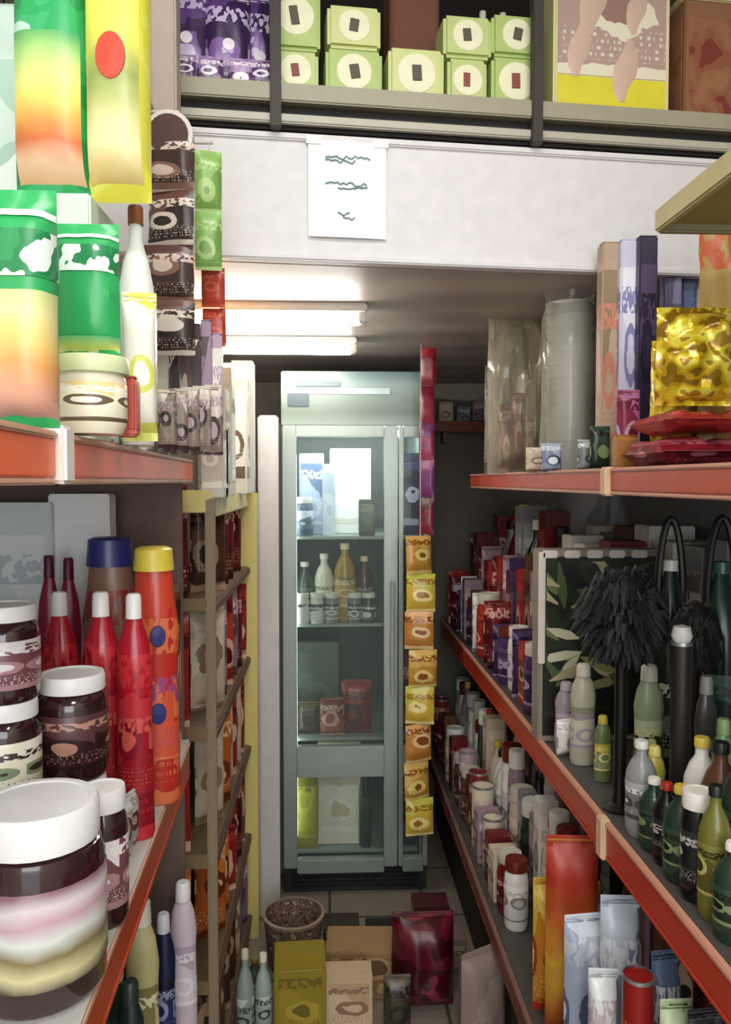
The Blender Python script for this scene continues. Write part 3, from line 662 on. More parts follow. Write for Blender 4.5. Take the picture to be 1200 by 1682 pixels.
# ------------------------------------------------------------------ generic rows
FAMS = {
 'white': (['#dcd9d4', '#f1efea', '#8d8a88', '#c9bfb8'], '#e9e6e0'), 'grey': (['#77797a', '#a9abad', '#4a4b4d', '#d9dadb'], '#8c8d8f'),
 'black': (['#17171a', '#2c2b2c', '#0e0e10', '#b9b7b0'], '#121214'), 'dark red': (['#5c1519', '#7e2424', '#34100f', '#d8a79a'], '#6e1a1c'),
 'red': (['#9c2420', '#b83a2c', '#e0b49c', '#5e1412'], '#a82a22'), 'purple': (['#3a2448', '#584068', '#a893b4', '#241630'], '#4a2c5c'),
 'brown': (['#4a2e20', '#6c4a36', '#a88a70', '#241712'], '#5c3a28'), 'cream': (['#c9b8a0', '#e0d3bc', '#8d765e', '#d8c4b0'], '#d0c0a8'),
 'dark green': (['#1c2c20', '#2c4430', '#7a8a5c', '#0f1811'], '#22382a'), 'olive': (['#5c5a24', '#7c7a38', '#bdb66c', '#34330f'], '#6c6a2c'),
 'yellow': (['#c9a82c', '#e0c84c', '#8d6a1c', '#f0e08c'], '#d8b83c'), 'navy': (['#1c2040', '#2c3460', '#b9bcd0', '#101226'], '#20264c'),
 'silver-blue': (['#7a88a0', '#a9b4c8', '#3c4658', '#dfe5ee'], '#909db4'), 'orange': (['#b85c20', '#d87c34', '#6c2c10', '#ecc08c'], '#c46a28'), 'mauve': (['#8a6f7c', '#b39aa4', '#5c4450', '#d9c6cc'], '#9a7f8c')}
def row(xf, zb, y0, y1, fams, kinds, hr, wr_, where, group, rz=0, gap=.004, sc=40, seed=1, tol=.012):
    r = random.Random(seed); y = y0; n = 0
    while y < y1:
        wd = r.uniform(*wr_); h = r.uniform(*hr); fam = r.choice(fams); kind = r.choice(kinds); cols, base = FAMS[fam]
        if y + wd > y1 + .02: break
        yc = y + wd / 2; x = xf(yc); pr = printed(cols, sc)
        if kind == 'bottle': o = bottle((x, yc, zb), wd, h, mat(base, .25), mat(r.choice(['#e8e4dc', '#1a1a1c', '#b02a20', '#d8c04c', '#d8d6d0']), .35), pr); cat = 'bottle'
        elif kind == 'jar': o = jar((x, yc, zb), wd, h, mat(base, .2), mat(r.choice(['#e8e4dc', '#c9c4b8', '#6c2018', '#e0ddd6']), .35), pr); cat = 'jar'
        elif kind == 'can': o = can((x, yc, zb), wd, h, pr); cat = 'tin'
        elif kind == 'pouch': o = pouch((x, yc, zb), wd * .94, h, pr, None, min(.04, wd * .4), math.pi / 2 + r.uniform(-.15, .15) if rz == 0 else rz + r.uniform(-.08, .08)); cat = 'pouch'
        else: o = carton((x, yc, zb), wd * .9, wd * .9, h, mat(base, .45), pr, r.uniform(-.05, .05)); cat = 'box'
        ROWS.append(o); TOL[o] = tol
        reg(o, fam + ' ' + {'tin': 'tin can', 'box': 'upright box', 'pouch': 'pouch', 'jar': 'jar', 'bottle': 'bottle'}[cat], cat, where, group)
        y += wd + gap; n += 1
# left bottom shelf
row(lambda y: lx(y) - .105, LZ[2] + .001, 1.1, 1.62, ['dark green', 'navy', 'white', 'dark red', 'cream', 'grey'], ['bottle', 'carton', 'jar'], (.24, .36), (.05, .075), 'at the front of the left bottom shelf', 'front row of the left bottom shelf', seed=5)
row(lambda y: lx(y) - .20, LZ[2] + .001, .95, 1.64, ['brown', 'navy', 'dark red', 'grey', 'mauve'], ['bottle', 'carton'], (.3, .4), (.06, .09), 'in the second row of the left bottom shelf', 'second row of the left bottom shelf', seed=6)
# left middle shelf back row
row(lambda y: lx(y) - .30, LZ[1] + .001, 1.0, 1.5, ['dark red', 'red', 'brown'], ['carton', 'bottle'], (.28, .36), (.06, .09), 'deep on the left middle shelf', 'back row of the left middle shelf', seed=8)
for k, (px, pw, yt, Y, c1, cols, cap, dsc) in enumerate([
    (300, 46, 1448, 1.60, '#cfc0cc', ['#d8ccd6', '#b8a4b8', '#e9e2e8'], '#e9e4e6', 'tall lilac-white bottle at the far end of the left bottom shelf'),
    (268, 40, 1500, 1.50, '#1c1e44', ['#22265a', '#141632', '#8c90b0'], '#cfcfd8', 'navy bottle in front of the tall lilac-white bottle'),
    (232, 58, 1478, 1.42, '#c9bf8c', ['#d6cc98', '#8c8450', '#eee8c8'], '#e6e2d2', 'cream-yellow bottle under the left red strip'),
    (214, 50, 1610, 1.28, '#1e2a28', ['#243430', '#101816', '#7c8c84'], '#2c3836', 'dark green-black bottle at the bottom edge under the left red strip')]):
    x, wd, h = S(px, pw, yt, Y, LZ[2] + .001)
    b = squeeze((x, Y, LZ[2] + .001), wd, h, mat(c1, .3), mat(cap, .35), printed(cols)); b.name = 'bottle'; tag(b, dsc, 'bottle')

# ------------------------------------------------------------------ yellow display rack after the left unit
RY0, RY1, RXF, RZT = 1.76, 2.58, -.262, 1.462
o = root('display_rack', (-.45, 2.17, 0)); P0 = Vector((-.45, 2.17, 0)); YM = mat('#dccb7c', .4); YM2 = mat('#b7a765', .4)
for (x_, y_, m_, t_) in ((RXF, RY0, mat('#8d7a62', .5), .022), (RXF - .01, RY1, YM, .08), (-.70, RY0, YM2, .022), (-.70, RY1, YM2, .022)):
    mesh_obj('post', box_bm(rel((x_, y_, RZT / 2)), (t_, t_ * .8, RZT), .003), m_, o)
RS = [1.22, .93, .64, .35, .08]
for z in [RZT - .012] + RS:
    mesh_obj('shelf_board', box_bm(rel(((RXF - .70) / 2, 2.17, z)), (.44, RY1 - RY0, .012), .002), mat('#6c5a44', .5), o)
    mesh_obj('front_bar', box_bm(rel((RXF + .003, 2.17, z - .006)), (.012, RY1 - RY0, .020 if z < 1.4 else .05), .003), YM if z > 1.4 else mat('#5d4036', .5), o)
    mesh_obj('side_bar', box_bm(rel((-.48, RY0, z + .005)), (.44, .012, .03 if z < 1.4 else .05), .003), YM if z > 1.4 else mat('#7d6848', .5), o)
mesh_obj('back_panel', box_bm(rel((-.705, 2.17, .73)), (.01, .8, 1.4), 0), mat('#5c4638', .7), o)
tag(o, 'yellowish display rack between the left shelving unit and the cooler', 'rack')
nm = ['top', 'second', 'third', 'fourth', 'lowest']
for k, z in enumerate(RS):
    fams = [['dark red', 'brown', 'mauve'], ['red', 'cream', 'dark red', 'mauve'], ['red', 'orange', 'cream', 'red'], ['orange', 'dark red', 'red'], ['brown', 'cream', 'mauve']][k]
    row(lambda y: RXF - .038, z + .007, RY0 + .05, RY1 - .06, fams, ['pouch'], (.235, .265), (.085, .11), 'at the front of the rack\'s %s shelf' % nm[k], 'front pouches on the rack\'s %s shelf' % nm[k], rz=.75, seed=20 + k, sc=34, tol=.09)
    if k < 4:
        for q, xx in enumerate((-.38, -.50, -.62)):
            fam = fams[q % len(fams)]
            b = pouch((xx, RY0 + .045, z + .007), .12, .265, printed(FAMS[fam][0], 34), None, .035, .05)
            reg(b, fam + ' pouch facing the camera', 'pouch', ['next to the aisle post', 'in the middle', 'next to the wall'][q] + ' on the rack\'s %s shelf' % nm[k], 'near end pouches on the rack')
# things on top of the rack
DOT = printed(['#d9d6cc', '#c9c6b8', '#e9e6dc', '#4a4438'], 34)
for k, (px, pw, yt, Y, cc) in enumerate([(386, 40, 608, 1.95, DOT), (408, 40, 600, 2.3, printed(['#e3dfcf', '#b9b4a0', '#6a5444', '#f1eee2'], 30)), (432, 34, 596, 2.48, mat('#cfcfc8', .4)), (352, 44, 640, 1.84, printed(['#b8a89c', '#dccfc2', '#6c5a50'], 30)), (300, 60, 660, 1.9, mat('#9c8a80', .5)), (372, 36, 690, 1.80, printed(['#cbbfae', '#8c7460', '#efe6d8'], 34))]):
    x, wd, h = S(px, pw, yt, Y, RZT + .001)
    x = min(x, RXF - wd / 2 + .03)
    b = carton((x, Y, RZT + .001), wd, .08, h, mat('#d0ccbf', .5) if k != 4 else cc, cc, .0); tag(b, ['pale speckled box on top of the yellow rack', 'cream box with brown print on the rack, in front of the white-grey one', 'plain white-grey box on top of the rack, closest to the cooler', 'taupe speckled box on the near end of the rack top', 'plain taupe box on the rack top near the wall', 'low cream and brown box at the near corner of the rack top'][k], 'box')
# white-grey pillar between the rack and the cooler
px_ = W(443, 800, 2.7)
structure('trim_4', box_bm((px_.x - .004, 2.70, .86), (.068, .06, 1.72), .006), mat('#cfc9c8', .4))

# ------------------------------------------------------------------ glass door cooler
CY = 2.80; cx0 = W(462, 800, CY).x; cx1 = W(704, 800, CY).x; CT = 1.885
o = root('cooler', ((cx0 + cx1) / 2, CY, 0)); P0 = Vector(((cx0 + cx1) / 2, CY, 0)); cw = cx1 - cx0; cm = (cx0 + cx1) / 2
FR = mat('#9aa49c', .35, .35); FD = mat('#3c3a3e', .5)
for s in (-1, 1): mesh_obj('side_panel', box_bm(rel((cm + s * (cw / 2 - .012), CY + .36, CT / 2)), (.024, .62, CT), .002), mat('#87908a', .4), o)
mesh_obj('back_panel', box_bm(rel((cm, CY + .66, CT / 2)), (cw, .02, CT), 0), mat('#59645c', .5), o)
mesh_obj('top_panel', box_bm(rel((cm, CY + .34, CT - .01)), (cw, .64, .02), 0), FD, o)
hz0 = W(600, 700, CY).z
mesh_obj('header', box_bm(rel((cm, CY + .02, (hz0 + CT) / 2)), (cw, .05, CT - hz0), .004), gradprint(['#8b9a92', '#64756a', '#7b8c84', '#8fa3a2', '#567074'], .08, .3, 3), o)
mesh_obj('header_stripe', box_bm(rel((cm - .06, CY - .008, CT - .07)), (cw * .7, .004, .022), .001), mat('#b9cfd0', .3), o)
mesh_obj('header_mark', box_bm(rel((cx0 + .06, CY - .009, CT - .10)), (.075, .006, .05), .006), mat('#24444e', .3), o)
mesh_obj('header_mark', box_bm(rel((cx0 + .13, CY - .009, CT - .045)), (.16, .006, .022), .006), mat('#3f5e66', .3), o)
mesh_obj('base_plinth', box_bm(rel((cm, CY + .34, .05)), (cw, .6, .1), .003), mat('#2c2e30', .6), o)
bm = bmesh.new()
for k in range(5): add_box(bm, rel((cm, CY + .035, .022 + k * .016)), (cw * .9, .006, .006), .001)
mesh_obj('base_grille', bm, mat('#1a1c1e', .5), o)
zb0, zm0, zm1 = W(600, 1490, CY).z, W(600, 1272, CY).z, W(600, 1222, CY).z
zb0 = max(zb0, .03)
xm = W(652, 900, CY).x
glass = clearm('#9fb0a8', .05, .03)
for k, (a, b) in enumerate(((cx0 + .005, xm), (xm + .004, cx1 - .005))):
    d = root('door' if k == 0 else 'side_window', rel(((a + b) / 2, CY - .01, 0))); d.parent = o
    bw = .048 if k == 0 else .016
    bm = bmesh.new(); W_ = b - a; mid = 0
    for xx in (-W_ / 2 + bw / 2, W_ / 2 - bw / 2): add_box(bm, (xx, 0, (.12 + hz0) / 2), (bw, .036, hz0 - .12), .004)
    for z0_, z1_ in ((hz0 - .04, hz0), (zm0, zm1), (.10, .15)): add_box(bm, (0, 0, (z0_ + z1_) / 2), (W_ - bw * 2 + .002, .034, z1_ - z0_), .003)
    f = mesh_obj('door_frame', bm, FR, d)
    mesh_obj('glass_pane', box_bm((0, .004, (.13 + hz0) / 2), (W_ - bw, .006, hz0 - .15), 0), glass, d)
    if k == 1: continue
    mesh_obj('door_handle', tube_bm([(W_ / 2 - .02 if k == 0 else -W_ / 2 + .018, -.05, .75), (W_ / 2 - .02 if k == 0 else -W_ / 2 + .018, -.05, 1.15)], .007, 8), mat('#cfd2cc', .3, .5), d, True)
    bm = bmesh.new()
    for zz in (.76, 1.14): add_box(bm, ((W_ / 2 - .02) if k == 0 else (-W_ / 2 + .018), -.032, zz), (.014, .036, .014), .002)
    mesh_obj('handle_bracket', bm, mat('#9a9c98', .3, .5), d)
mesh_obj('door_gasket', box_bm(rel((cx0 - .004, CY - .005, (.1 + hz0) / 2)), (.016, .03, hz0 - .1), .002), FD, o)
CS = [1.30, .98, .56, .14]
for z in CS: mesh_obj('wire_shelf', box_bm(rel((cm, CY + .34, z - .006)), (cw - .06, .54, .012), .002), mat('#98a39a', .4), o)
mesh_obj('added_interior_lamp', tube_bm([rel((cx0 + .06, CY + .09, hz0 - .02)), rel((cx1 - .06, CY + .09, hz0 - .02))], .010, 10), mat('#f3fbff', .5, emit=70), o, True)  # glowing tube added to light the goods in the cooler
mesh_obj('added_corner_lamp', tube_bm([rel((cx0 + .045, CY + .06, .2)), rel((cx0 + .045, CY + .06, hz0 - .1))], .006, 8), mat('#eef8f6', .5, emit=7), o, True)  # second glowing tube added inside the cooler door
tag(o, 'tall glass-fronted cooler with a grey-green frame at the end of the aisle', 'cooler')
def cool(px, pw, Y, z, h, kind, c1, cols, label, cat, cap='#e8e8e4'):
    x = W(px, 900, Y).x; wd = pw / F * Y
    pr = printed(cols, 34)
    if kind == 'bottle': b = bottle((x, Y, z), wd, h, mat(c1, .2), mat(cap, .4), pr)
    elif kind == 'jar': b = jar((x, Y, z), wd, h, mat(c1, .2), mat(cap, .4), pr)
    elif kind == 'pouch': b = pouch((x, Y, z), wd, h, pr, None, .05)
    else: b = carton((x, Y, z), wd, .07, h, mat(c1, .5), pr)
    tag(b, label, cat)
q = 'on the cooler\'s top shelf'  # white and blue cartons stand in for the bright entrance reflected in the glass
cool(512, 40, 2.98, 1.301, .30, 'carton', '#a9bcd8', ['#b4c6e2', '#5c7298', '#d8e4f4'], 'blue-grey carton behind the left cooler door ' + q, 'carton')
cool(575, 66, 3.02, 1.301, .32, 'carton', '#f6f6f0', ['#f8f8f4', '#f3f2ea', '#e6e4d4'], 'bright white carton behind the left cooler door ' + q, 'carton')
cool(540, 20, 2.94, 1.301, .26, 'carton', '#dce8f6', ['#e2ecf8', '#c2d2ea'], 'narrow pale blue carton between the blue-grey and white cartons in the cooler', 'carton')
cool(498, 32, 2.90, 1.301, .14, 'jar', '#4a6078', ['#5c7088', '#c8d8e8'], 'small dark blue jar in front of the blue-grey carton in the cooler', 'jar')
cool(602, 26, 2.90, 1.301, .13, 'carton', '#3c4a34', ['#3c4a34', '#6a7454'], 'small dark green box on the cooler\'s top shelf by the middle frame', 'box')
cool(500, 34, 2.93, .981, .22, 'bottle', '#2c3a34', ['#1e2c26', '#566458'], 'dark green bottle at the left of the cooler\'s second shelf', 'bottle', '#c9c9bc')
cool(532, 32, 2.93, .981, .25, 'bottle', '#dcd8c4', ['#3a4638', '#d9d8c2', '#7c866c'], 'cream bottle with a green label on the cooler\'s second shelf', 'bottle', '#f0ecd8')
cool(566, 36, 2.92, .981, .29, 'bottle', '#a8863c', ['#c49a4a', '#8a6c34', '#e0d4a8'], 'golden bottle on the cooler\'s second shelf', 'bottle', '#e8dfb4')
cool(598, 30, 2.93, .981, .24, 'bottle', '#4a2c24', ['#6a5048', '#2a1a16', '#a08c7c'], 'dark brown bottle on the cooler\'s second shelf by the frame', 'bottle', '#d8c9a8')
for k, (px, c1) in enumerate([(496, '#e0e2d6'), (520, '#d6d8c8'), (545, '#8c8f84'), (582, '#7c7470'), (605, '#4a3c38')]):
    cool(px, 24, 2.885, .981, .11, 'jar', c1, [c1, '#3c4438', '#e9e9df'], ['whitest', 'ivory', 'light grey', 'mid grey', 'dark brown'][k] + ' small jar in the cooler\'s front row, second shelf', 'jar', '#e9ead9')
cool(505, 44, 2.92, .561, .12, 'pouch', '#4a3c2c', ['#4a3c2c', '#6a5a40', '#2c2a20'], 'brown pouch on the cooler\'s third shelf', 'pouch')
cool(545, 40, 2.90, .561, .14, 'pouch', '#8a3c30', ['#9a5040', '#7a2c24', '#c9a090'], 'brick red pouch on the cooler\'s third shelf', 'pouch')
cool(585, 50, 2.92, .561, .20, 'pouch', '#7c1c1c', ['#7c1c1c', '#96302c', '#4a1010'], 'deep red pouch on the cooler\'s third shelf by the frame', 'pouch')
cool(520, 70, 3.06, .561, .32, 'carton', '#4c5a50', ['#5a685c', '#46544a'], 'grey-green carton at the back of the cooler\'s third shelf', 'carton')
cool(502, 38, 2.92, .141, .32, 'carton', '#8a8224', ['#8e8628', '#6c6618', '#9c9838'], 'olive box behind the lower left cooler door', 'box')
cool(556, 70, 2.95, .141, .385, 'carton', '#f0e6d0', ['#efe6d0', '#dccfb2', '#f6f0e2', '#d8c8a4'], 'large cream carton behind the lower left cooler door', 'carton', '#b8a68c')
cool(600, 22, 2.90, .141, .33, 'bottle', '#24281c', ['#24281c', '#3c4030'], 'slim black-green bottle behind the lower left cooler door', 'bottle', '#14140f')
for k, (px, z, h, fam, kd) in enumerate([(676, 1.301, .3, 'navy', 'carton'), (678, .981, .26, 'dark green', 'bottle'), (676, .561, .3, 'dark red', 'pouch'), (676, .141, .28, 'black', 'carton')]):
    cool(px, 34, 2.93, z, h, kd, FAMS[fam][1], FAMS[fam][0], fam + ' ' + kd + ' behind the cooler\'s narrow side pane, ' + {1.301: 'top', .981: 'second', .561: 'third', .141: 'bottom'}[z] + ' shelf', kd)
# wall shelf on the back wall, right of the cooler
o = root('wall_shelf', (.72, 3.55, 1.74)); P0 = Vector((.72, 3.55, 1.74))
mesh_obj('shelf_board', box_bm((0, 0, 0), (.54, .14, .02), .002), mat('#8a7a6c', .5), o)
mesh_obj('front_strip', box_bm((0, -.076, 0), (.54, .012, .045), .002), mat('#8c3a24', .45), o)
for s_ in (-.2, .2): mesh_obj('bracket', box_bm((s_, .02, -.04), (.02, .1, .06), .002), mat('#6c5c50', .5), o)
tag(o, 'small wall shelf with a red-brown front strip, right of the cooler', 'shelf')
for k, (xx, h, fam) in enumerate([(.52, .10, 'cream'), (.60, .08, 'grey'), (.67, .11, 'mauve')]):
    b = carton((xx, 3.54, 1.751), .06, .06, h, mat(FAMS[fam][1], .5), printed(FAMS[fam][0], 30)); tag(b, fam + ' small box on the wall shelf right of the cooler', 'box')

# ------------------------------------------------------------------ hanging strips in front of the cooler
p = W(702, 585, 2.66)
s = chain((p.x, 2.66, ZS), 5, .052, .125, [printed(['#8a1c24', '#a83038', '#6c1420'], 26, .3), printed(['#92303c', '#7a2036'], 26, .3), printed(['#8c2c50', '#6a2c5c'], 26), printed(['#6a2c62', '#843a6c'], 26), printed(['#7c2434', '#54202c'], 26)], 'sachet_strip', .014, 0, .0, seed=4)
tag(s, 'narrow strip of red and purple sachets hanging from the loft before the cooler', 'sachet strip')
p2 = W(690, 880, 2.58); n = 8; total = p2.z - W(690, 1372, 2.58).z
YS = [printed(['#c4923c', '#d8b060', '#e8cf80', '#8a5414'], 30, .28), printed(['#d0b040', '#c8c050', '#ecd890', '#9c6c1c'], 30, .28), printed(['#c08038', '#d8a468', '#e6c490', '#84481c'], 30, .28)]
s = chain((p2.x, 2.58, ZS), n, .095, total / n, YS, 'sachet_strip', .03, .15, ZS - p2.z, jit=.012, seed=31)
tag(s, 'strip of golden yellow snack sachets hanging in the aisle before the cooler', 'sachet strip')

# ------------------------------------------------------------------ RIGHT, top shelf
Z = 1.520
# foil-wrap style long boxes
for k, (px, pw, yt, Y, c1, cols, dsc) in enumerate([
    (1000, 30, 402, 1.62, '#b59a84', ['#b8a08a', '#8d7a5c', '#c9826c'], 'beige long upright box left of the white and navy ones'),
    (1030, 30, 398, 1.60, '#cfcce4', ['#d6d4ee', '#e8e8f4', '#8c88b8'], 'white and pale blue long upright box'),
    (1060, 30, 392, 1.58, '#2c2440', ['#2c2440', '#4a3c5c', '#1c1630'], 'navy long upright box beside the pale blue one'),
    (1102, 26, 400, 1.72, '#7a7896', ['#8a86a4', '#5c5878'], 'greyish lilac long upright box behind the yellow packs'),
    (1128, 24, 385, 1.74, '#3c4468', ['#3c4468', '#5c6c90'], 'slate blue long upright box behind the yellow packs'),
    (1152, 26, 372, 1.76, '#e6dfe2', ['#e9e4e8', '#d6c8c8'], 'whitish long upright box behind the yellow packs')]):
    x, wd, h = S(px, pw, yt, Y, Z)
    b = carton((x, Y, Z), wd, .036, h, mat(c1, .4), printed(cols, 26, .35), 0, name='long_box'); tag(b, dsc + ' on the right top shelf', 'box', 'long upright boxes on the right top shelf')
x, wd, h = S(1032, 40, 640, 1.52, Z)
b = pouch((x, 1.52, Z), wd, h, printed(['#8c2c4c', '#b4709c', '#c8a8c8', '#6c1c34'], 30), None, .03, .1); tag(b, 'pink and purple pouch standing at the foot of the pale blue long box', 'pouch')
x, wd, h = S(1026, 34, 716, 1.42, Z)
b = carton((x, 1.42, Z), wd, .03, h, mat('#b07434', .5), mat('#a06a30', .5)); tag(b, 'small tan box at the lip of the right top shelf above the joint', 'box')
# clear sleeve of cups
def cup_sleeve(px, pw, yt, Y, n, label, cupm, film):
    x, wd, h = S(px, pw, yt, Y, Z); o = root('cup_sleeve', (x, Y, Z), 0)
    R = wd / 2 * .8
    for k in range(n):
        z0 = k * (h * .8 / n)
        mesh_obj('cup', lathe_bm([(0, z0), (R * .72, z0), (R * .96, z0 + h * .16), (R, z0 + h * .165), (R * .92, z0 + h * .16), (R * .68, z0 + .004), (0, z0 + .004)], 20), cupm, o, True)
    bm = lathe_bm([(0, .0005), (R * 1.02, .001), (R * 1.15, h * .1), (R * 1.08, h * .4), (R * 1.16, h * .6), (R * 1.1, h * .82), (R * .95, h * .9), (R * 1.05, h * .97), (R * .7, h)], 28)
    for v in bm.verts:
        nn = mnoise.noise(v.co * 22 + Vector((px, 0, 0))); f = 1 + .13 * nn
        v.co.x *= f; v.co.y *= f
    mesh_obj('plastic_film', bm, film, o, True)
    tag(o, label, 'cups'); return o
film = clearm('#cfcabc', .22, .12)
cup_sleeve(936, 100, 468, 1.88, 12, 'tall clear plastic sleeve of greyish white cups on the right top shelf', mat('#e2ded6', .35), film)
# crumpled clear bag with red inside
x, wd, h = S(848, 94, 512, 2.18, Z)
o = root('plastic_bag', (x, 2.18, Z), 0)
mesh_obj('bag', pillow_bm(wd, h, .10, wr=.5, seal=.04, seed=17, nu=18, nv=24), clearm('#d6cbb4', .34, .15), o, True)
bm = pillow_bm(wd * .5, .05, .06, wr=.6, seal=.02, seed=5, z0=0); 
mesh_obj('knot', lathe_bm([(.006, 0), (.012, .012), (.008, .022), (.03, .05), (.034, .052)], 14), clearm('#e6dfcc', .5, .2), o, True, (0, 0, h * .96))
tag(o, 'crumpled clear plastic bag next to the sleeve of cups', 'bag')
for k, (dx, c1, hh) in enumerate([(-.03, '#8c2420', .19), (.005, '#a84030', .22), (.036, '#b48a64', .16)]):
    b = pouch((x + dx, 2.18, Z + .004), .032, hh, printed([c1, '#6c1c18' if k < 2 else '#8c6a48', '#d8b49c'], 40), None, .022); tag(b, ['dark red', 'brick red', 'tan'][k] + ' packet inside the crumpled clear bag', 'packet')
x, wd, h = S(812, 50, 600, 2.4, Z)
b = pouch((x + .02, 2.42, Z), wd, h, printed(['#8d8478', '#b9b0a2', '#6a5c50'], 30), None, .04); tag(b, 'grey-brown pouch at the far end of the right top shelf', 'pouch')
# stack of bags at right edge
def lying_bag(px0, px1, yb, yt, Y, m, label, dp=.16, name='flat_bag', wr=.3, seed=0, zb=None):
    a = W(px0, yb, Y); b_ = W(px1, yb, Y); zb = a.z if zb is None else zb; zt = W(px0, yt, Y).z
    o = root(name, ((a.x + b_.x) / 2, Y + dp / 2, zb)); wd = b_.x - a.x; h = zt - zb
    bm = pillow_bm(wd, dp, h, wr=wr, seal=.05, seed=seed, nu=36, nv=14, pw_=14)
    for v in bm.verts:
        x_, y_, z_ = v.co; v.co = Vector((x_, z_ - dp / 2, y_ + h / 2))
    mn = min(v.co.z for v in bm.verts); mx = max(v.co.z for v in bm.verts)
    for v in bm.verts: v.co.z = (v.co.z - mn) / (mx - mn) * h
    mesh_obj('bag', bm, m, o, True)
    bm = bmesh.new(); add_box(bm, (0, -dp / 2 - .004, h * .5), (wd * .9, .012, .002), .0008, seg=1)
    mesh_obj('seal', bm, m, o); tag(o, label, 'bag', 'bags stacked on the right top shelf'); return zb + h
zz = Z
zz = lying_bag(1082, 1250, 760, 712, 1.22, printed(['#7c1c28', '#94283a', '#5c1220', '#b4606c'], 26), 'maroon bag at the bottom of the stack on the right top shelf', zb=zz, seed=1)
zz = lying_bag(1095, 1250, 712, 664, 1.225, printed(['#9c2428', '#6c1418', '#b83c34'], 26), 'dark red bag second from the bottom of the right stack', zb=zz + .001, seed=2)
YW = blotch(['#8d6a14', '#c9a020', '#e6c82c', '#f0e058', '#b8902c'], 34, .18, foil=.2)
TN = printed(['#a08040', '#c0a050', '#8a5a24', '#d0a880', '#b4542c'], 18, .4)
def fat_bag(px0, px1, yt, Y, zb, m, label, d, seed):
    a = W(px0, yt, Y); c_ = W(px1, yt, Y); o = root('snack_bag', ((a.x + c_.x) / 2, Y, zb)); wd = c_.x - a.x
    bm = pillow_bm(wd, a.z - zb, d, wr=.55, seal=.07, seed=seed, nu=22, nv=22)
    for v in bm.verts: v.co.y += .006 * mnoise.noise(v.co * 60 + Vector((seed, 0, 0)))
    mesh_obj('bag', bm, m, o, True); h = a.z - zb
    mesh_obj('seal', box_bm((0, 0, h - .006), (wd * .96, .004, .012), .001), m, o); tag(o, label, 'bag')
fat_bag(1078, 1215, 505, 1.26, zz + .001, YW, 'shiny crinkled yellow bag lying on the dark red bags at the right', .07, 3)
fat_bag(1150, 1300, 335, 1.36, Z, TN, 'tall brown and gold bag behind the yellow bag at the right edge', .05, 5)
fat_bag(1070, 1150, 560, 1.40, Z, YW, 'dull yellow bag standing behind the dark red bags', .05, 9)
x, wd, h = S(900, 40, 720, 1.72, Z)
for k, (px, yt, Y, fam) in enumerate([(880, 735, 1.85, 'cream'), (905, 728, 1.75, 'silver-blue'), (965, 722, 1.60, 'grey'), (985, 700, 1.56, 'dark green')]):
    x, wd, h = S(px, 34, yt, Y, Z)
    b = pouch((x, Y, Z), wd, h, printed(FAMS[fam][0], 40), None, .02); tag(b, fam + ' tiny pouch at the lip of the right top shelf below the cups', 'pouch')
row(lambda y: .86, Z, 1.45, 2.5, ['grey', 'brown', 'mauve', 'cream'], ['carton'], (.2, .32), (.1, .14), 'at the back of the right top shelf', 'back row of the right top shelf', seed=61)
# ------------------------------------------------------------------ RIGHT, middle shelf
Z = .893
row(lambda y: .55, Z, 1.98, 3.38, ['dark red', 'mauve', 'white', 'purple', 'brown', 'red'], ['pouch', 'jar', 'carton'], (.16, .24), (.06, .09), 'at the front of the right middle shelf', 'front row of the right middle shelf', seed=70, rz=.15)
row(lambda y: .64, Z, 1.9, 3.38, ['dark red', 'red', 'purple', 'brown', 'mauve', 'black'], ['carton', 'pouch'], (.30, .40), (.07, .1), 'in the second row of the right middle shelf', 'second row of the right middle shelf', seed=71, rz=.1)
row(lambda y: .75, Z, 1.75, 3.38, ['dark red', 'grey', 'white', 'dark red', 'black'], ['carton', 'bottle'], (.42, .52), (.08, .11), 'in the third row of the right middle shelf', 'third row of the right middle shelf', seed=72)
row(lambda y: .89, Z, 1.4, 2.6, ['grey', 'white', 'brown', 'grey'], ['carton'], (.40, .50), (.1, .14), 'at the back of the right middle shelf', 'back row of the right middle shelf', seed=73)
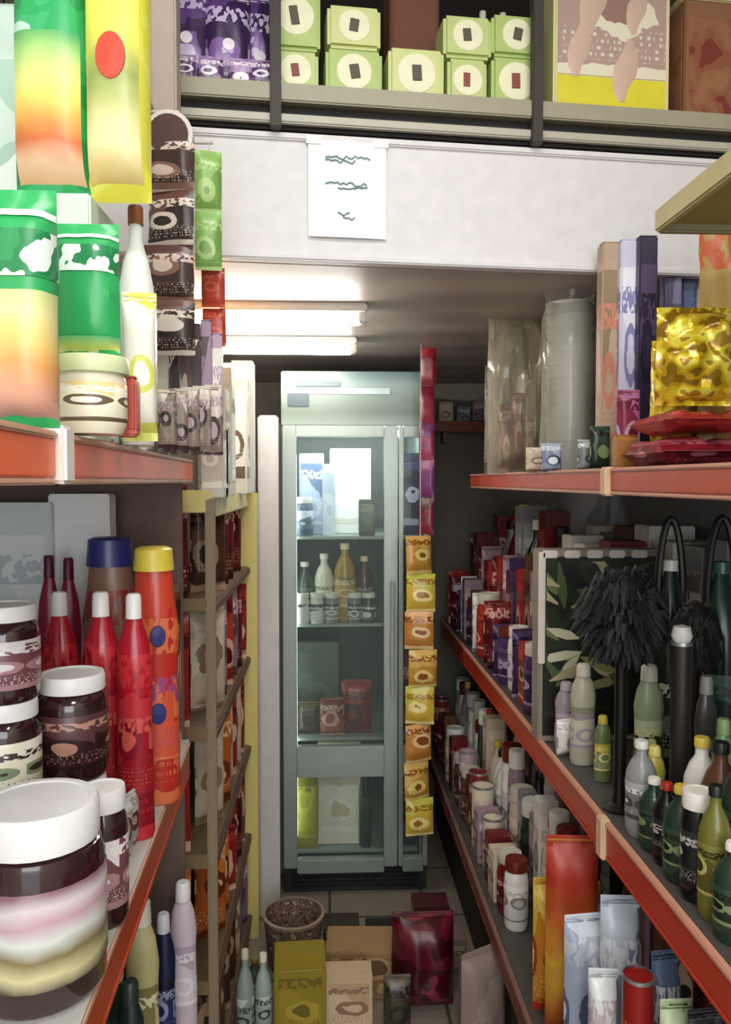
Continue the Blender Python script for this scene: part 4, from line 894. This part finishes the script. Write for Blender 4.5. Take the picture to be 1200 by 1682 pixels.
# hanging packets under the top shelf, far half
# white-edged display box with dark leafy print
x, wd, h = S(978, 205, 903, 1.80, Z)
o = root('display_box', (x + .01, 1.80, Z), 0)
mesh_obj('carton_body', box_bm((0, .03, h / 2), (wd, .06, h), .003), mat('#8a8276', .5), o)
mesh_obj('front_print', box_bm((0, -.0012, h / 2), (wd * .93, .003, h * .93), 0), blotch(['#1c2018', '#262c1e', '#161a14'], 12, .35), o)
r2 = random.Random(5)
for q in range(26):
    ang = r2.uniform(-.4, 3.6); L_ = r2.uniform(.05, .13); cx_ = -wd * .18 + r2.uniform(-.05, .12); cz_ = h * .62 + r2.uniform(-.16, .1)
    dx_, dz_ = math.cos(ang), math.sin(ang)
    bm = bmesh.new(); pts_ = []
    for t_, w_ in ((0, .002), (.3, .011), (.6, .010), (1, .001)):
        for sg in (1,): pts_.append((t_, w_))
    up = [(cx_ + dx_ * L_ * t_ - dz_ * w_, cz_ + dz_ * L_ * t_ + dx_ * w_) for t_, w_ in pts_]; dn = [(cx_ + dx_ * L_ * t_ + dz_ * w_, cz_ + dz_ * L_ * t_ - dx_ * w_) for t_, w_ in pts_][::-1]
    ring = [(max(-wd * .44, min(wd * .44, a_)), max(.01, min(h * .94, b_))) for a_, b_ in up + dn]
    fr_ = [bm.verts.new((a_, -.0032 - q * .00005, b_)) for a_, b_ in ring]; bk_ = [bm.verts.new((a_, -.002, b_)) for a_, b_ in ring]
    bm.faces.new(fr_); bm.faces.new(bk_[::-1])
    for i_ in range(len(ring)): bm.faces.new((fr_[i_], fr_[(i_ + 1) % len(ring)], bk_[(i_ + 1) % len(ring)], bk_[i_]))
    mesh_obj('printed_leaf', bm, mat(['#b4a884', '#6c7448', '#8c8a5c', '#c9c4a8', '#4c5a34'][q % 5], .4), o)
bm = bmesh.new()
add_box(bm, (-wd / 2 + .006, -.003, h * .70), (.016, .006, h * .58), .002)
for k in range(5): add_box(bm, (-wd / 2 + .024 + k * wd * .185, -.003, h - .010), (wd * .13, .006, .018), .004)
mesh_obj('white_edging', bm, mat('#e0d2cc', .4), o)
tag(o, 'dark green printed display box with white scalloped edging on the right middle shelf', 'box')
# black brushes
def brush(px, yt, yb, pw, m, hm, label, head=.36):
    Y = (CAM_Z - Z) * F / (yb - 790) * 1.0
    Y = max(Y, 1.12); p = W(px, yt, Y); h = p.z - Z; wd = pw / F * Y
    o = root('brush', (p.x, Y, Z))
    mesh_obj('handle', lathe_bm([(0, 0), (.03, 0), (.032, .004), (.014, .012), (.011, .03), (.011, h * (1 - head)), (.016, h * (1 - head) + .02), (0, h * (1 - head) + .02)], 16), hm, o, True)
    bm = bmesh.new(); r2 = random.Random(int(px))
    zc = h * (1 - head * .55)
    bmesh.ops.create_icosphere(bm, subdivisions=2, radius=1)
    for v in bm.verts: v.co = Vector((v.co.x * wd * .3, v.co.y * wd * .22, v.co.z * h * head * .32 + zc))
    for q in range(520):
        th = r2.uniform(0, 2 * math.pi); ph = r2.uniform(-1.2, 1.25)
        d = Vector((math.cos(th) * math.cos(ph), math.sin(th) * math.cos(ph), math.sin(ph))); f = r2.uniform(.75, 1.1)
        p0 = Vector((d.x * wd * .2, d.y * wd * .15, zc + d.z * h * head * .25))
        p1 = Vector((d.x * wd * .42 * f, d.y * wd * .3 * f, zc + d.z * h * head * .5 * f)); p2 = Vector((d.x * wd * .53 * f, d.y * wd * .36 * f, p1.z - h * .05 * f))
        p2.z = min(p2.z, h); p1.z = min(p1.z, h)
        tube_bm([p0, p1, p2], [.008, .007, .002], 4, bm)
    mesh_obj('bristles', bm, m, o, True); tag(o, label, 'brush'); return o
blk = mat('#0a0a0c', .7)
brush(1022, 925, 1345, 150, blk, mat('#0d0b0b', .35), 'black bushy brush with a straight black handle before the dark display box')
brush(1144, 985, 1345, 84, mat('#1c1614', .7), mat('#1c1210', .35), 'dark brown smaller brush with a blackish handle, right of the black brush', .3)
# jugs with loop handles at the right edge
def jug(px, pw, yt, Y, m, cap, lab, label, X=None):
    x, wd, h = S(px, pw, yt, Y, Z); o = root('handled_bottle', (x, Y, Z), 0); hb = h * .80; R = wd / 2
    mesh_obj('bottle_body', lathe_bm([(0, 0), (R * .9, 0), (R, .01), (R, hb * .62), (R * .92, hb * .74), (R * .45, hb * .93), (R * .3, hb), (0, hb)], 22), m, o, True)
    mesh_obj('cap', lathe_bm([(0, hb), (R * .36, hb), (R * .34, hb + .022), (0, hb + .024)], 16), cap, o, True)
    pts = [(math.cos(t) * R * .62, 0, hb * .85 + math.sin(t) * (h - hb * .85)) for t in [math.pi * k / 14 for k in range(15)]]
    mesh_obj('loop_handle', tube_bm(pts, .0075, 8), mat('#131316', .4), o, True)
    mesh_obj('paper_label', lathe_bm([(R * 1.01, hb * .12), (R * 1.02, hb * .13), (R * 1.02, hb * .55), (R * 1.01, hb * .56)], 22), lab, o, True)
    tag(o, label, 'bottle', 'bottles with loop handles'); return o
jug(1102, 70, 852, 1.58, mat('#1c2c28', .2), mat('#e3e2dc', .3), printed(['#2c3430', '#141a18', '#7c8a78', '#c8ccc0'], 40), 'dark bottle with a black loop handle and pale cap, left of the two')
jug(1186, 82, 850, 1.49, mat('#12392e', .2), mat('#2c5c50', .3), printed(['#1c3c34', '#5c7c70', '#0f241e', '#3a5a50'], 34), 'deep green bottle with a black loop handle at the right picture edge')
b = can((W(1120, 1000, 1.33).x, 1.33, Z), .036, .33, mat('#26221f', .4), name='spray_can'); 
mesh_obj('white_knob', lathe_bm([(0, 0), (.014, 0), (.018, .01), (.014, .026), (0, .03)], 16), mat('#d9d8d2', .35), b, True, (0, 0, .33)); tag(b, 'thin dark spray can with a round white knob, beside the loop handled bottles', 'spray can')
# bottles low in front
for k, (px, pw, yt, Y, body, cap, cols, dsc) in enumerate([
    (958, 44, 1090, 1.66, '#b4b09a', '#cfcab8', ['#c2bda6', '#8c8a74', '#a090a0'], 'pale grey bottle left of the black brush handle'),
    (990, 30, 1175, 1.56, '#6c7a4c', '#c9b848', ['#7c8a5c', '#c8b840', '#e0d890'], 'green and yellow bottle just left of the black brush handle'),
    (1066, 52, 1092, 1.50, '#8d9a78', '#c0c4aa', ['#5c7044', '#b8c0a0', '#2c3c20', '#d0cc90'], 'sage green bottle right of the black brush handle'),
    (1075, 38, 1225, 1.36, '#c0b44c', '#e0d478', ['#cdbf58', '#8c8428', '#ece4a0'], 'small yellow bottle at the lip of the right middle shelf'),
    (1160, 40, 1110, 1.36, '#4c4a48', '#9a9a98', ['#3a3836', '#8a8886', '#6a6866'], 'grey-black bottle near the right edge of the middle shelf'),
    (1188, 42, 1180, 1.27, '#6f8c58', '#84a068', ['#7a9862', '#64804c'], 'plain light green bottle at the right picture edge'),
    (930, 40, 1120, 1.76, '#9a8f98', '#b8aab4', ['#a898a4', '#6c5c6c', '#c9bcc4'], 'mauve-grey bottle at the left of the dark display box')]):
    x, wd, h = S(px, pw, yt, Y, Z)
    x = max(x, RX + wd / 2 + .004)
    b = squeeze((x, Y, Z), wd, h, mat(body, .3), mat(cap, .4), printed(cols, 34), name='bottle'); tag(b, dsc, 'bottle')
row(lambda y: .70, Z, 1.18, 1.74, ['black', 'dark green', 'black', 'olive'], ['bottle', 'carton'], (.30, .42), (.07, .09), 'in the dark second row behind the brushes', 'second row behind the brushes', seed=75)
row(lambda y: .535, Z, .98, 1.40, ['black', 'dark green', 'black', 'grey', 'olive'], ['bottle', 'jar', 'bottle'], (.10, .19), (.04, .055), 'on the near lip of the right middle shelf', 'near bottles at the lip of the right middle shelf', seed=77)
row(lambda y: .60, Z, 1.02, 1.42, ['dark green', 'black', 'white', 'dark green', 'brown'], ['bottle', 'carton', 'bottle'], (.16, .26), (.045, .06), 'behind the near lip bottles, right middle shelf', 'near second row of the right middle shelf', seed=78)
row(lambda y: .53, Z, 1.62, 1.95, ['mauve', 'grey', 'silver-blue', 'white'], ['pouch'], (.07, .11), (.05, .07), 'low at the lip of the right middle shelf', 'small pouches at the lip of the right middle shelf', seed=76, rz=.4)

# ------------------------------------------------------------------ RIGHT, bottom shelf
Z = .351
row(lambda y: .48, Z, 1.95, 3.38, ['brown', 'cream', 'mauve', 'white', 'dark red'], ['carton', 'jar', 'can'], (.13, .22), (.055, .08), 'at the front of the right bottom shelf', 'front row of the right bottom shelf', seed=80)
row(lambda y: .57, Z, 1.62, 3.38, ['white', 'grey', 'white', 'mauve', 'cream', 'black', 'dark green'], ['bottle', 'jar', 'carton', 'bottle'], (.24, .34), (.05, .075), 'in the second row of the right bottom shelf', 'second row of the right bottom shelf', seed=81)
row(lambda y: .67, Z, 1.45, 3.38, ['black', 'dark red', 'white', 'grey', 'brown', 'mauve'], ['bottle', 'carton', 'bottle'], (.36, .45), (.06, .085), 'in the third row of the right bottom shelf', 'third row of the right bottom shelf', seed=82)
row(lambda y: .79, Z, 1.3, 2.6, ['black', 'dark red', 'brown', 'navy'], ['carton'], (.42, .47), (.08, .11), 'in the fourth row of the right bottom shelf', 'fourth row of the right bottom shelf', seed=83)
for k, (px, pw, yt, Y, fam_cols, dsc, kd) in enumerate([
    (925, 88, 1372, 1.56, ['#a02c20', '#b8402c', '#d8a838', '#7c1c14'], 'red and yellow pouch on the right bottom shelf', 'pouch'),
    (905, 62, 1440, 1.66, ['#c88428', '#d8b848', '#a83420', '#e0c860'], 'yellow-orange pouch left of the red and yellow pouch', 'pouch'),
    (955, 72, 1500, 1.44, ['#a8b2c8', '#dfe4ee', '#56627a', '#c2cad8'], 'silver-blue crinkled pouch in front of the red and yellow pouch', 'pouch'),
    (1018, 66, 1470, 1.38, ['#8894ac', '#c8d0de', '#2c3444', '#e6eaf2'], 'silvery blue pouch under the joint cover of the middle shelf', 'pouch'),
    (1048, 54, 1600, 1.20, ['#a8281e', '#8c1c16', '#c8503c'], 'red tin near the bottom of the picture on the right', 'can'),
    (1092, 50, 1560, 1.22, ['#24324a', '#5c6c8c', '#101620', '#d0d4dc'], 'navy pouch with white specks below the right red strip', 'pouch'),
    (990, 50, 1590, 1.30, ['#a4acb0', '#dfe2e4', '#3a3e40', '#c8b8bc'], 'grey-white pouch left of the red tin', 'pouch'),
    (1110, 56, 1640, 1.14, ['#6c8c50', '#c8d4b0', '#2c3c24'], 'green and white pouch in the bottom right corner', 'pouch'),
    (1160, 70, 1655, 1.10, ['#1c1c20', '#3c3c40', '#8c8c90'], 'black and grey pouch in the bottom right corner under the red strip', 'pouch')]):
    x, wd, h = S(px, pw, yt, Y, Z)
    x = max(x, .44 + wd / 2)
    if kd == 'pouch': b = pouch((x, Y, Z), wd, h, (gradprint(['#7c1c14', '#b86a28', '#d8a838', '#c8682c', '#a8301f', '#b8402c'], .2) if k == 0 else printed(fam_cols, 26, .25)), None, .05, .1 * (k % 3 - 1))
    else: b = can((x, Y, Z), wd, h, printed(fam_cols, 26))
    tag(b, dsc, 'tin' if kd == 'can' else kd)
row(lambda y: .50 + (y % .02), Z, 1.15, 1.62, ['black', 'grey', 'dark green', 'navy'], ['bottle', 'jar'], (.14, .22), (.05, .065), 'low in the near part of the right bottom shelf', 'near small bottles on the right bottom shelf', seed=85)

# ------------------------------------------------------------------ goods on the floor
def fl(px, pw, yt, Y): return S(px, pw, yt, Y, .001)
x, wd, h = fl(492, 84, 1560, 2.08)
b = carton((x, 2.08, .001), wd, .09, h, mat('#8c7a14', .5), printed(['#94821a', '#8a7814', '#a89430', '#6a5a10'], 14), .05); tag(b, 'olive yellow box standing on the floor before the cooler', 'box')
x, wd, h = fl(482, 100, 1502, 2.42)
o = root('basket', (x, 2.42, .001), 0)
bm = lathe_bm([(0, 0), (wd * .42, 0), (wd * .5, h), (wd * .47, h), (wd * .40, .006), (0, .006)], 24)
mesh_obj('basket_wall', bm, blotch(['#6c5648', '#8c7260', '#4a382c', '#b09a84'], 60, .7), o, True)
mesh_obj('rim', lathe_bm([(wd * .47, h), (wd * .51, h - .004), (wd * .52, h + .006), (wd * .47, h + .008)], 24), mat('#a08a78', .6), o, True)
tag(o, 'brown round basket with a pale rim on the floor behind the olive box', 'basket')
x, wd, h = fl(600, 130, 1542, 2.30)
b = carton((x, 2.30, .001), wd, .14, h, mat('#9a7a52', .7), blotch(['#a88a62', '#8c6a40', '#b4966c', '#6c4c2c'], 14, .7), -.05); tag(b, 'tan cardboard box on the floor in front of the cooler', 'carton')
x, wd, h = fl(572, 78, 1590, 2.12)
b = carton((x, 2.12, .001), wd, .07, h, mat('#c4aa88', .6), printed(['#cdb494', '#b89a78', '#8c6c54'], 26), .0); tag(b, 'small beige box in front of the tan cardboard box', 'box')
x, wd, h = fl(694, 104, 1496, 2.20)
b = pouch((x, 2.20, .001), wd, h, blotch(['#4e0c18', '#5e1220', '#3c0810', '#7a2430'], 9), None, .12); tag(b, 'deep red bag slumped on the floor in front of the cooler', 'bag')
x, wd, h = fl(652, 46, 1600, 2.06)
b = pouch((x, 2.06, .001), wd, h, printed(['#3c3828', '#5c5440', '#24221a'], 30), None, .05); tag(b, 'dark olive pouch between the tan box and the deep red bag', 'pouch')
x, wd, h = fl(792, 90, 1555, 1.98)
b = pouch((x, 1.98, .001), wd, h, blotch(['#8c7a72', '#9c8a80', '#6c5c54'], 8, .6), None, .07, .5); tag(b, 'grey-brown sack on the floor beside the right shelving unit', 'sack')
x, wd, h = fl(432, 40, 1575, 2.30)
for k, (px, Y, c) in enumerate([(402, 2.02, '#8c9a94'), (432, 2.06, '#9caaa0'), (418, 2.2, '#54584a')]):
    x, wd, h = fl(px, 30, 1560 + 6 * k, Y)
    b = bottle((x, Y, .001), wd, h, mat(c, .25), mat(['#c9c4ac', '#e0dcc8', '#8a7a3c'][k], .4), printed([c, '#c8ccc0', '#3c403a'], 40)); tag(b, ['grey-green bottle on the floor, leftmost by the yellowish rack post', 'pale green bottle on the floor beside the olive yellow box', 'dark olive bottle on the floor behind the pale green bottle'][k], 'bottle')

for k, (px, pw, yt, Y, c1, dsc) in enumerate([
    (560, 60, 1512, 2.58, '#3a2c22', 'dark brown carton on the floor against the cooler base, behind the tan box'),
    (628, 56, 1520, 2.56, '#201c1c', 'black crate-like box on the floor against the cooler base'),
    (742, 40, 1530, 2.32, '#6a5a50', 'taupe box on the floor between the deep red bag and the sack'),
    (706, 60, 1478, 2.56, '#4a1820', 'dark maroon box on the floor behind the deep red bag')]):
    x, wd, h = fl(px, pw, yt, Y)
    b = carton((x, Y, .001), wd, .10, h, mat(c1, .6), printed([c1, '#8c7a68', c1, '#4c4038'], 20)); tag(b, dsc, 'carton')
# ------------------------------------------------------------------ drop row goods that would stand inside another thing
def aabb(o):
    a = o.rotation_euler.to_matrix(); lo = [9] * 3; hi = [-9] * 3
    for ch in o.children:
        b = ch.rotation_euler.to_matrix()
        for c in ch.bound_box:
            p = a @ (b @ Vector(c) + ch.location) + o.location
            for i in range(3): lo[i] = min(lo[i], p[i]); hi[i] = max(hi[i], p[i])
    return lo, hi
BIG = ('shelving', 'display_rack', 'cooler', 'wall_shelf', 'loft_shelf')
box = {o: aabb(o) for o in C.objects if o.parent is None and o.type == 'EMPTY' and not any(k in o.name for k in BIG)}
gone = set(); rowset = set(ROWS)
def hit(a, b, t=.004): return all(a[0][i] + t < b[1][i] and b[0][i] + t < a[1][i] for i in range(3))
for o in ROWS:
    for q, bq in box.items():
        if q is o or q in gone: continue
        if q in rowset and ROWS.index(q) > ROWS.index(o): continue
        if hit(box[o], bq, .004 if q not in rowset else TOL[o]): gone.add(o); break
for o in gone:
    for ch in list(o.children): bpy.data.objects.remove(ch)
ITEMS = [i for i in ITEMS if i[0] not in gone]
print('dropped', len(gone))
for o in gone: bpy.data.objects.remove(o)

# ------------------------------------------------------------------ labels with ordinals
from collections import defaultdict
NUM = ['nearest', 'second', 'third', 'fourth', 'fifth', 'sixth', 'seventh', 'eighth', 'ninth', 'tenth', 'eleventh', 'twelfth']
dd = defaultdict(list)
for it in ITEMS: dd[(it[1], it[3])].append(it)
for k, L in dd.items():
    L.sort(key=lambda i: i[0].location.y)
    for n_, (o, desc, cat, where, group) in enumerate(L):
        lab = desc + ' ' + where
        if len(L) > 1:
            lab = (NUM[n_] + ' ' if n_ == 0 else NUM[n_] + ' nearest ') + lab
            if n_ == len(L) - 1: lab = 'farthest ' + desc + ' ' + where
        tag(o, lab, cat, group)
